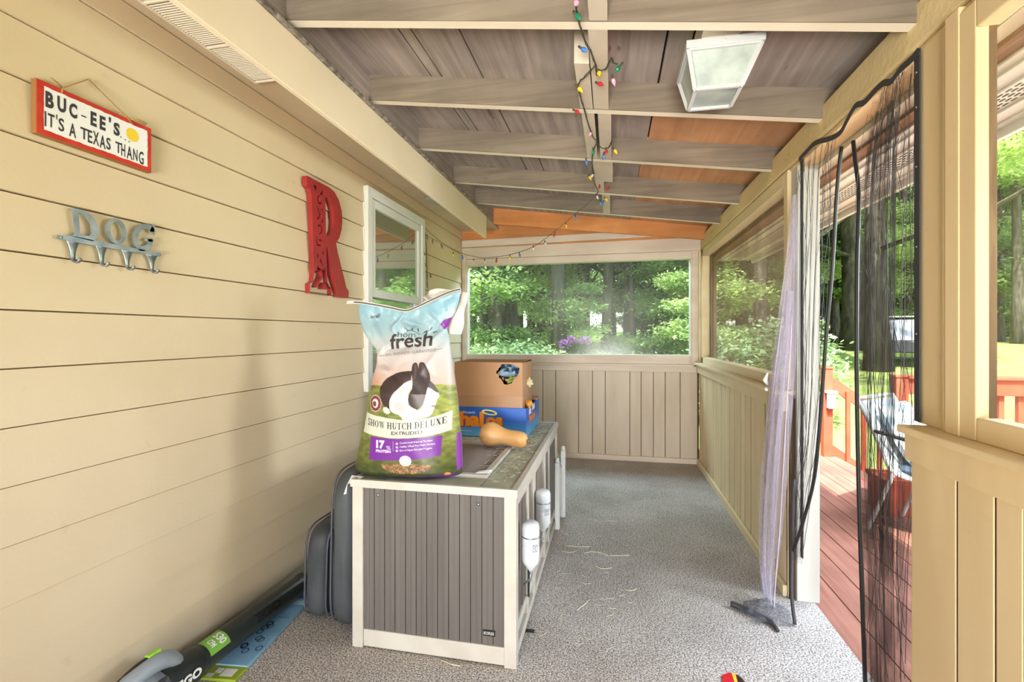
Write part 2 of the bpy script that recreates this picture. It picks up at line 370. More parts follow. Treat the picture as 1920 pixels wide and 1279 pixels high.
f = MB().box(-1.70, 0.965, YB, 5.16, -0.10, 0.0)
S(f, 'floor', M['carpet'])
# left wall: lapped boards with the window cut out
W0,W1,WZ0,WZ1 = 2.955,3.865,0.955,2.24
mb = MB()
def board(y0,y1,z0,z1,za,zb):
    # za..zb is the whole board; x leans out towards its lower edge
    fx=lambda z: -1.600 - 0.009*(z-za)/(zb-za)
    mb.hexa([(fx(z0),y0,z0),(fx(z0),y1,z0),(-1.63,y1,z0),(-1.63,y0,z0),(fx(z1),y0,z1),(fx(z1),y1,z1),(-1.63,y1,z1),(-1.63,y0,z1)])
zz = [-0.02]+[0.075+0.161*k for k in range(15)]+[2.42]
for i in range(len(zz)-1):
    a,b = zz[i],zz[i+1]
    if b-a < 0.02: continue
    a0_=a; a=a+0.0045
    cuts=[a]+[c for c in (WZ0,WZ1) if a<c<b]+[b]
    for c0,c1 in zip(cuts[:-1],cuts[1:]):
        mid=(c0+c1)/2
        if WZ0<mid<WZ1: board(YB,W0,c0,c1,a,b); board(W1,5.1,c0,c1,a,b)
        else: board(YB,5.1,c0,c1,a,b)
wall_left = S(mb, 'wall_left', M['siding'])
mb=MB()
for y0,y1 in ((YB,W0),(W1,5.1)): mb.box(-1.72,-1.631,y0,y1,-0.02,2.42)
mb.box(-1.72,-1.631,W0,W1,-0.02,WZ0); mb.box(-1.72,-1.631,W0,W1,WZ1,2.42)
sub(wall_left, mb, 'wall_core', flat('lap_shade_tone',(186,158,124),.9))  # core coloured darker so the lap gaps look like shadow lines
# house window
win = S(MB().box(-1.70,-1.60,2.912,2.955,0.915,2.283).box(-1.70,-1.60,3.865,3.908,0.915,2.283).box(-1.70,-1.60,2.955,3.865,2.24,2.283).box(-1.70,-1.60,2.955,3.865,0.915,0.955)
  .box(-1.60,-1.572,2.912,2.975,0.915,2.283).box(-1.60,-1.572,3.845,3.908,0.915,2.283).box(-1.60,-1.572,2.975,3.845,2.22,2.283).box(-1.60,-1.572,2.975,3.845,0.915,0.975), 'window_1', M['white_vinyl'], bevel=0.003)
def sash(y0,y1,z0,z1,x,w,nm):
    sub(win, MB().box(x-0.03,x,y0,y0+w,z0,z1).box(x-0.03,x,y1-w,y1,z0,z1).box(x-0.03,x,y0+w,y1-w,z1-w,z1).box(x-0.03,x,y0+w,y1-w,z0,z0+w), nm, M['white_vinyl'], bevel=0.003)
sash(2.98,3.84,1.55,2.215,-1.582,0.055,'upper_sash')
sash(2.98,3.84,0.98,1.60,-1.616,0.05,'lower_sash')
def pane_reflect():
    m, nt, out = newmat('window_glass')
    df = nt.nodes.new('ShaderNodeBsdfDiffuse'); df.inputs[0].default_value = lin((120,124,112))
    gs = nt.nodes.new('ShaderNodeBsdfGlossy'); gs.inputs['Roughness'].default_value = 0.03; gs.inputs[0].default_value = (0.9,1.0,0.92,1)
    mx = nt.nodes.new('ShaderNodeMixShader'); mx.inputs[0].default_value = 0.5
    nt.links.new(df.outputs[0], mx.inputs[1]); nt.links.new(gs.outputs[0], mx.inputs[2]); nt.links.new(mx.outputs[0], out.inputs[0]); return m
M['pane'] = pane_reflect()
sub(win, MB().box(-1.602,-1.598,3.035,3.785,1.605,2.16), 'upper_pane', M['pane'])
sub(win, MB().box(-1.636,-1.632,3.03,3.79,1.03,1.55), 'lower_pane', M['pane'])

# far wall
def battens(mb, axis, edges, a, z0, z1, gap=0.006, th=0.012, mi=0):
    for e0,e1 in zip(edges[:-1],edges[1:]):
        if axis=='x': mb.box(e0+gap/2,e1-gap/2,a-th,a,z0,z1,mi)
        else: mb.box(a,a+th,e0+gap/2,e1-gap/2,z0,z1,mi); mb.box(a+.0015,a+th,e0-gap/2+.0002,e0+gap/2-.0002,z0,z1,1)  # last box: dark strip in the gap, painted groove shade
ex=[-1.63,-1.44,-1.30,-1.12,-1.0,-0.86,-0.713,-0.576,-0.335,-0.191,-0.06,0.188,0.299,0.42,0.535,0.679,0.845]
mb=MB(); battens(mb,'x',ex,5.08,0.0,0.93); mb.box(-1.63,0.86,5.081,5.16,0.0,0.98,1)
wf = S(mb,'wall_far',[M['far'],M['core']],bevel=0.002)
S(MB().box(-1.6,0.845,5.045,5.068,0.0,0.052),'baseboard_far',M['far_trim'],bevel=0.003)
S(MB().box(-1.6,0.80,5.02,5.16,0.975,0.992).box(-1.6,0.845,5.05,5.08,0.915,0.975),'trim_1',M['far_trim'],bevel=0.003)
# far opening: frame and clear pane
fr = MB()
yo0,yo1=5.055,5.16
fr.hexa([(-1.545,yo0,0.992),(0.775,yo0,0.992),(0.775,yo1,0.992),(-1.545,yo1,0.992),(-1.545,yo0,1.078),(0.775,yo0,1.088),(0.775,yo1,1.088),(-1.545,yo1,1.078)])
fr.hexa([(-1.545,yo0,2.045),(0.775,yo0,2.055),(0.775,yo1,2.055),(-1.545,yo1,2.045),(-1.545,yo0,2.115),(0.775,yo0,2.128),(0.775,yo1,2.128),(-1.545,yo1,2.115)])
fr.box(-1.62,-1.545,yo0,yo1,0.992,2.118); fr.box(0.775,0.86,yo0,yo1,0.992,2.13)
w2=S(fr,'window_2',M['far_trim'],bevel=0.004)
sub(w2, MB().box(-1.547,0.777,5.105,5.108,1.07,2.06),'clear_pane',M['glass'])
sub(w2, MB().box(-1.598,-1.555,5.035,5.054,0.992,2.14).box(0.79,0.845,5.035,5.054,0.992,2.13),'jamb_strip',M['far_trim'],bevel=0.003)
# header boards over the far opening
def slant(mb,x0,x1,za0,za1,zb0,zb1,y0,y1): # left bottom/top, right bottom/top
    mb.hexa([(x0,y0,za0),(x1,y0,zb0),(x1,y1,zb0),(x0,y1,za0),(x0,y0,za1),(x1,y0,zb1),(x1,y1,zb1),(x0,y1,za1)])
h=MB(); slant(h,-1.62,0.87,2.118,2.238,2.130,2.262,5.05,5.16); S(h,'trim_2',M['far_trim'],bevel=0.003)
h=MB(); slant(h,-1.60,0.516,2.242,2.318,2.283,2.349,5.025,5.055); S(h,'trim_3',M['far_trim'],bevel=0.003)
# stained gable boards above
g=MB()
slant(g,-1.62,0.9,2.20,2.40,2.20,2.262,5.065,5.10); slant(g,-1.62,0.9,2.405,2.80,2.268,2.45,5.065,5.10)
S(g,'wall_far_gable',M['orange'],bevel=0.003)
g=MB(); slant(g,-1.45,0.9,2.475,2.80,2.20,2.45,4.86,4.90); S(g,'trim_4',M['orange'],bevel=0.003)

# right wall, far stretch (behind the doorway)
ey=[2.585,2.62,2.79,2.961,3.246,3.38,3.499,3.656,3.797,3.949,4.077,4.381,4.686,4.86,5.05]
mb=MB(); battens(mb,'y',ey,0.855,0.0,0.93,gap=0.016); mb.box(0.868,0.955,2.585,5.10,0.0,0.98,1)
S(mb,'wall_right',[M['right'],M['core']],bevel=0.002)
S(MB().box(0.832,0.853,2.60,5.04,0.0,0.055),'baseboard_right',M['right_trim'],bevel=0.003)
S(MB().box(0.795,0.95,2.60,5.05,0.998,1.016).box(0.83,0.86,2.60,5.05,0.915,0.998),'trim_5',M['right_trim'],bevel=0.003)
fr=MB(); x0,x1=0.868,0.955
fr.box(x0,x1,2.70,4.99,1.016,1.075).box(x0,x1,2.70,4.99,2.055,2.125).box(x0,x1,4.93,5.055,1.016,2.125).box(x0,x1,2.645,2.70,1.016,2.125)
w3=S(fr,'window_3',M['right_trim'],bevel=0.004)
sub(w3, MB().box(0.93,0.932,2.68,4.95,1.06,2.07),'insect_screen',M['mesh_scr'])
sub(w3, MB().box(0.955,0.98,4.86,4.93,1.05,2.1).box(0.955,0.98,2.7,4.93,2.03,2.08),'outer_wood_stop',M['ext_wood'])
# corner post, door posts
S(MB().box(0.845,0.868,5.02,5.10,1.0,2.13).box(0.86,0.955,5.055,5.16,0.98,2.25),'trim_6',M['right_trim'],bevel=0.003)
S(MB().box(0.885,0.985,2.565,2.645,0.0,2.125),'trim_7',M['jamb'],bevel=0.003)
# header beam
bm=MB(); bm.box(0.868,0.975,YB,5.10,2.135,2.262); bm.box(0.880,0.975,YB,5.10,2.115,2.135)
S(bm,'trim_8',M['beam'],bevel=0.006)
# roof edge outside the beam, above it
S(MB().box(0.976,1.03,YB,5.4,2.09,2.30),'trim_9',M['cream_vinyl'])
# right wall, near stretch
ey=[-3.0,-2.6,-2.2,-1.8,-1.5,-1.2,-1.05,-0.9,-0.7,-0.55,-0.35,-0.2,0.0,0.15,0.35,0.5,0.7,0.86,1.0,1.214,1.292,1.416,1.605]
mb=MB(); battens(mb,'y',ey,0.855,0.0,0.955,gap=0.007); mb.box(0.868,0.955,YB,1.59,0.0,1.0,1); mb.box(0.856,0.97,1.59,1.605,0.0,1.02)
S(mb,'wall_right_near',[M['near'],M['core']],bevel=0.002)
mb=MB(); mb.box(0.795,0.96,YB,1.562,1.022,1.043); mb.box(0.835,0.86,YB,1.60,0.935,1.022)
S(mb,'trim_10',M['near'],bevel=0.004)
mb=MB(); mb.box(0.868,0.886,1.41,1.60,1.043,2.115); mb.box(0.886,0.965,1.475,1.60,1.043,2.115); mb.tube([(0.872,1.468,1.043),(0.872,1.468,2.112)],0.016,12); mb.box(0.85,0.868,1.40,1.452,1.043,2.118)
S(mb,'trim_11',M['near'],bevel=0.003)
fr=MB(); fr.box(0.852,0.880,1.345,1.41,1.043,2.10); fr.box(0.852,0.90,YB,1.345,2.03,2.115); fr.box(0.852,0.90,YB,1.345,1.043,1.100); fr.box(0.90,0.97,YB,1.47,1.043,1.075)
w4=S(fr,'window_4',M['near'],bevel=0.004)
sub(w4, MB().box(0.935,0.938,YB,1.455,1.07,2.06),'clear_pane',M['glass2'])
sub(w4, MB().box(0.895,0.97,1.456,1.474,1.045,2.11),'outer_wood_stop',M['ext_wood'],bevel=0.003)

# ---- roof
ZR=lambda x: 2.2+0.136*(0.88-x)          # underside of the rafters
ZS=lambda x: ZR(x)+0.128                 # underside of the sheathing
def slab(mb,x0,x1,y0,y1,za=0.0,th=0.018,mi=0,drop=0.0):
    a,b=ZS(x0)-drop,ZS(x1)-drop
    mb.hexa([(x0,y0,a),(x1,y0,b),(x1,y1,b),(x0,y1,a),(x0,y0,a+th),(x1,y0,b+th),(x1,y1,b+th),(x0,y1,a+th)],mi)
xs=[-1.45,-0.866,-0.812,-0.602,0.214,0.30]
mb=MB()
G=0.006
ys=[(YB,1.615),(1.615,2.90),(2.90,5.30)]
for y0,y1 in ys:
    e=[-1.45,-0.866,-0.81,-0.602,-0.02,0.205] if y0<2 else [-1.45,-0.62,-0.49,0.19]
    for a,b in zip(e[:-1],e[1:]): slab(mb,a+G/2,b-G/2,y0+0.002,y1-0.002)
slab(mb,0.21,0.98,YB,1.6); slab(mb,0.42,0.98,1.602,2.235); slab(mb,0.21,0.298,1.602,2.235)
ceil = S(mb,'ceiling',M['sheath'],bevel=0.0015)
b2=MB(); slab(b2,0.21,0.98,2.24,2.868); slab(b2,0.19,0.98,2.872,5.30)
sub(ceil,b2,'replacement_plywood',M['newply'])
b3=MB(); b3.hexa([(-1.5,YB,ZS(-1.5)+0.03),(1.1,YB,ZS(1.1)+0.03),(1.1,5.4,ZS(1.1)+0.03),(-1.5,5.4,ZS(-1.5)+0.03),(-1.5,YB,ZS(-1.5)+0.06),(1.1,YB,ZS(1.1)+0.06),(1.1,5.4,ZS(1.1)+0.06),(-1.5,5.4,ZS(-1.5)+0.06)])
sub(ceil,b3,'roof_covering',M['dark_gap'])
for y in (-0.93,-0.30,0.335,0.968,1.600,2.232,2.868,3.558,4.165):
    r=MB(); xa,xb=-1.32,0.98; y0,y1=y-0.0,y+0.042
    r.hexa([(xa,y0,ZR(xa)+0.001),(xb,y0,ZR(xb)+0.001),(xb,y1,ZR(xb)+0.001),(xa,y1,ZR(xa)+0.001),(xa,y0,ZS(xa)),(xb,y0,ZS(xb)),(xb,y1,ZS(xb)),(xa,y1,ZS(xa))],0)
    r.add([(xa,y0,ZR(xa)-0.001),(xb,y0,ZR(xb)-0.001),(xb,y1,ZR(xb)-0.001),(xa,y1,ZR(xa)-0.001)],[(3,2,1,0)],1)
    sub(ceil,r,'rafter',[M['rafter'],M['rafter_b']],bevel=0.0)
# short blocking between the rafters
for x0,x1,y0,y1 in ((-0.072,-0.012,0.97,1.60),(-0.078,-0.012,1.642,2.232),(-0.140,-0.082,1.85,2.232),(-0.138,-0.078,2.274,2.868),(-0.062,0.0,2.274,2.868),(-0.052,0.01,2.91,3.3),(-0.112,-0.050,2.91,3.558),(-0.068,-0.008,3.60,4.165)):
    r=MB(); o=0.0
    r.hexa([(x0,y0+.002,ZR(x0)),(x1,y0+.002,ZR(x1)),(x1,y1-.002,ZR(x1)),(x0,y1-.002,ZR(x0)),(x0,y0+.002,ZS(x0)-.001),(x1,y0+.002,ZS(x1)-.001),(x1,y1-.002,ZS(x1)-.001),(x0,y1-.002,ZS(x0)-.001)])
    sub(ceil,r,'blocking',M['block'],bevel=0.002)
# house eave: soffit, fascia, ragged shingle edge
so=MB().box(-1.72,-1.19,YB,5.10,2.425,2.44); S(so,'trim_12',M['soffit'])
fa=MB(); fa.hexa([(-1.205,YB,2.225),(-1.182,YB,2.225),(-1.182,4.50,2.225),(-1.205,4.50,2.225),(-1.205,YB,2.435),(-1.182,YB,2.435),(-1.182,4.50,2.435),(-1.205,4.50,2.435)])
fa.box(-1.22,-1.205,YB,4.48,2.24,2.425)
fas=S(fa,'trim_13',M['trim_l'],bevel=0.003)
mb=MB(); y=YB; random.seed(3)
while y<4.52:
    l=random.uniform(0.03,0.10); x=-1.172+random.uniform(-0.004,0.006)
    mb.box(-1.21,x,y,y+l,2.436,2.446+random.uniform(0,0.004)); mb.box(-1.21,x-0.008+random.uniform(-.003,.003),y,y+l,2.447,2.458); mb.box(-1.21,x-0.016,y,y+l,2.459,2.468); y+=l
M['shingle']=paint('shingle_edge',(176,166,156),(104,96,92),rough=0.9,scale=(30,30,30))
sub(fas,mb,'ragged_shingle_edge',M['shingle'])
# house roof deck that the porch rafters rest against
S(MB().hexa([(-1.72,YB,2.47),(-1.20,YB,2.445),(-1.20,5.1,2.445),(-1.72,5.1,2.47),(-1.72,YB,2.75),(-1.20,YB,2.62),(-1.20,5.1,2.62),(-1.72,5.1,2.75)]),'trim_14',M['sheath'])

# vents in the soffit: top-level things fixed under it
def vent(y0,y1,n,label,x0=-1.535,x1=-1.225):
    t=empty('soffit_vent',((x0+x1)/2,(y0+y1)/2,2.42),label,'vent')
    nr=int((y1-y0)/0.0085)
    sec=MB(); zb=2.412
    sec.box(x0,x1,y0,y1,zb,2.424)
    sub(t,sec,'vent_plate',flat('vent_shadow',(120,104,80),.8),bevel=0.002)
    lv=MB()
    L=(y1-y0)/n
    for i in range(n):
        m=int(L/0.0105)
        for j in range(m-2):
            y=y0+i*L+0.012+j*0.0105
            lv.hexa([(x0+.012,y,zb-.008),(x1-.006,y,zb-.008),(x1-.006,y+.0045,zb-.010),(x0+.012,y+.0045,zb-.010),(x0+.012,y+.004,zb+.001),(x1-.006,y+.004,zb+.001),(x1-.006,y+.006,zb+.001),(x0+.012,y+.006,zb+.001)])
    sub(t,lv,'louvre_slats',M['cream_vinyl'])
    bars=MB()
    for i in range(n+1):
        y=y0+i*L; bars.box(x0,x1,y-.004,y+.004,zb-.012,zb)
    bars.box(x0,x0+.01,y0,y1,zb-.011,zb)
    sub(t,bars,'divider_ribs',M['cream_vinyl'],bevel=0.001)
    return t
vent(0.55,1.835,5,'long cream louvred vent strip under the house eave above the sign')
t=empty('soffit_vent',(-1.42,3.85,2.42),'small grey patch vent in the soffit above the house window','vent')
sub(t,MB().box(-1.50,-1.32,3.70,4.02,2.418,2.4245),'vent_plate',M['steel'],bevel=0.002)
sub(t,MB().box(-1.495,-1.325,3.72,4.0,2.413,2.418),'vent_screen',paint('vent_grey',(196,196,186),(140,146,144),rough=.5,scale=(9,9,9)))

# ---- outside: eave soffit along the porch
e=S(MB().box(1.03,1.09,YB-2,5.4,2.075,2.09),'eave_wood_strip',M['ext_wood_y'])
v=MB()
xx=[1.09,1.145,1.175,1.26,1.345,1.375,1.42]
v.box(1.09,1.43,YB-2,5.4,2.068,2.078)
for x in (1.125,1.20,1.31,1.385): v.box(x,x+0.012,YB-2,5.4,2.060,2.068)
e2=S(v,'eave_soffit',M['vinyl_out'],bevel=0.002)
v=MB(); y=0.6
while y<5.2:
    for k in range(5):
        x=1.225+k*0.016; v.box(x,x+0.005,y,y+0.022,2.0665,2.0682)
    y+=0.036
sub(e2,v,'vent_slots',M['dark_slot'])
S(MB().box(1.43,1.455,YB-2,5.4,2.035,2.16),'eave_fascia',M['vinyl_out'],bevel=0.003)
S(MB().box(1.455,1.475,YB-2,5.4,2.045,2.075),'eave_drip_strip',M['ext_wood_y'])
S(MB().hexa([(1.03,YB-2,2.10),(1.47,YB-2,2.10),(1.47,5.4,2.10),(1.03,5.4,2.10),(1.0,YB-2,2.33),(1.5,YB-2,2.25),(1.5,5.4,2.25),(1.0,5.4,2.33)]),'eave_roof',M['dark_gap'])
# main house roof and wall beyond view that shade the porch (west side)
S(MB().box(-6,-1.74,-4,5.1,-0.6,2.45),'house_body',M['siding'])
S(MB().hexa([(-6,-4,2.76),(-1.6,-4,2.62),(-1.6,5.3,2.62),(-6,5.3,2.76),(-6,-4,4.2),(-1.6,-4,2.8),(-1.6,5.3,2.8),(-6,5.3,4.2)]),'house_roof',M['dark_gap'])

# ---- deck, ground
mb=MB(); x=0.985; w=0.141
while x<6.4:
    y1=5.86 if x+w<2.42 else 4.84
    mb.box(x,x+w-0.006,-3.0,y1,-0.055,-0.03); x+=w
mb.box(0.97,6.4,-3.0,4.83,-0.10,-0.057); mb.box(0.97,2.40,4.83,5.85,-0.10,-0.057)
S(mb,'deck',M['deck'],bevel=0.0)
def lawn():
    m, nt, out = newmat('lawn_grass')
    b = nt.nodes.new('ShaderNodeBsdfPrincipled'); nt.links.new(b.outputs[0], out.inputs[0]); b.inputs['Roughness'].default_value = 1.0; b.inputs['Specular IOR Level'].default_value = 0.05
    tc = nt.nodes.new('ShaderNodeTexCoord')
    n1 = nt.nodes.new('ShaderNodeTexNoise'); n1.inputs['Scale'].default_value = 1.1; n1.inputs['Detail'].default_value = 10.0; n1.inputs['Roughness'].default_value = 0.7
    nt.links.new(tc.outputs['Object'], n1.inputs['Vector'])
    cr = nt.nodes.new('ShaderNodeValToRGB'); e = cr.color_ramp.elements
    e[0].position = 0.35; e[0].color = lin((128,140,96)); e[1].position = 0.7; e[1].color = lin((176,190,112))
    x=e.new(0.5); x.color=lin((146,168,92))
    nt.links.new(n1.outputs['Fac'], cr.inputs[0]); nt.links.new(cr.outputs[0], b.inputs['Base Color'])
    return m
M['lawn']=lawn()
def GZ(x,y):
    d=math.hypot(x,y-5); t=min(max((d-3)/26,0),1); t=t*t*(3-2*t)
    return -0.55+1.45*t+0.05*math.sin(x*0.7)*math.cos(y*0.6)+max(0,d-30)*0.02
vs=[];fs=[];n=90
for i in range(n+1):
    for j in range(n+1):
        x=-50+130*i/n; y=-30+120*j/n; vs.append((x,y,GZ(x,y)))
for i in range(n):
    for j in range(n): a=i*(n+1)+j; fs.append((a,a+n+1,a+n+2,a+1))
gm=MB(); gm.add(vs,fs,0,True); S(gm,'ground',M['lawn'])
# ------------------------------------------------------------------ things on the house wall
UY=(0,1,0); UZ=(0,0,1)
# sign
sg=empty('wall_sign',(-1.59,1.22,1.94),'white wooden sign with red border and dark lettering hanging from a jute cord','sign')
b=MB().box(-1.598,-1.580,1.048,1.393,1.864,2.019,0)
sub(sg,b,'board',[M['sign_wood']],bevel=0.001)
b=MB().box(-1.5799,-1.578,1.050,1.391,1.866,2.017,0); sub(sg,b,'red_border',M['red_paint'])
b=MB()
pts=[]; random.seed(5)
def rag(a,b_,n): return [(a[0]+(b_[0]-a[0])*i/n+random.uniform(-.001,.001), a[1]+(b_[1]-a[1])*i/n+random.uniform(-.0012,.0012)) for i in range(n)]
q=rag((1.066,1.880),(1.377,1.880),30)+rag((1.377,1.880),(1.377,2.004),12)+rag((1.377,2.004),(1.066,2.004),30)+rag((1.066,2.004),(1.066,1.880),12)
b.join(curve_mesh([q]),Matrix(((0,0,1,-1.5775),(1,0,0,0),(0,1,0,0),(0,0,0,1))))
sub(sg,b,'white_panel',M['sign_white'])
SIGN=json.loads('''[["B",1.069,1.09,1.947,1.993],["U",1.099,1.122,1.949,1.994],["C",1.13,1.152,1.946,1.99],["-",1.163,1.178,1.962,1.966],["E",1.19,1.208,1.946,1.99],["E",1.217,1.235,1.945,1.989],["\'",1.245,1.252,1.979,1.996],["S",1.26,1.28,1.945,1.987],[".",1.281,1.285,1.944,1.946],[".",1.296,1.3,1.941,1.944],[".",1.309,1.314,1.94,1.943],["I",1.067,1.071,1.891,1.934],["T",1.075,1.092,1.894,1.932],["\'",1.096,1.099,1.922,1.937],["S",1.102,1.117,1.893,1.931],["A",1.13,1.149,1.888,1.929],["T",1.161,1.182,1.894,1.929],["E",1.182,1.195,1.89,1.929],["X",1.197,1.215,1.89,1.932],["A",1.217,1.235,1.887,1.928],["S",1.237,1.251,1.89,1.928],["T",1.266,1.285,1.891,1.926],["H",1.285,1.298,1.886,1.927],["A",1.303,1.322,1.884,1.927],["N",1.325,1.34,1.886,1.925],["G",1.345,1.362,1.881,1.925]]''')
b=MB()
for ch,y0,y1,z0,z1 in SIGN:
    big = z0>1.938
    sz0,sz1=z0,z1
    if ch=='.': put_text(b,'.',(-1.5768,y0,z0),UY,UZ,0.0045,0.0045)
    else: put_text(b,ch,(-1.5768,y0,sz0),UY,UZ,y1-y0,sz1-sz0,bold=0.045 if big else 0.018)
sub(sg,b,'lettering',M['ink'])
b=MB(); b.poly([(-1.5771,1.323+.022*math.cos(2*PI*k/32),1.969+.0215*math.sin(2*PI*k/32)) for k in range(32)])
sub(sg,b,'yellow_disc',M['disc_yellow'])
b=MB()
for p in ([(-1.578,1.112,2.006),(-1.576,1.112,2.022),(-1.594,1.197,2.093),(-1.578,1.301,2.024),(-1.576,1.325,2.004)],[(-1.578,1.112,2.022),(-1.576,1.095,2.031),(-1.574,1.081,2.034)],[(-1.578,1.112,2.02),(-1.573,1.10,2.024),(-1.570,1.085,2.028)],[(-1.577,1.315,2.02),(-1.573,1.34,2.028),(-1.568,1.365,2.024)],[(-1.577,1.315,2.02),(-1.572,1.335,2.02),(-1.566,1.36,2.016)]):
    b.tube(p,0.0022,6)
b.lathe([(0.001,-.003),(0.004,0),(0.001,.003)],Matrix.Translation((-1.592,1.197,2.093)),10)
sub(sg,b,'jute_cord',M['jute'])
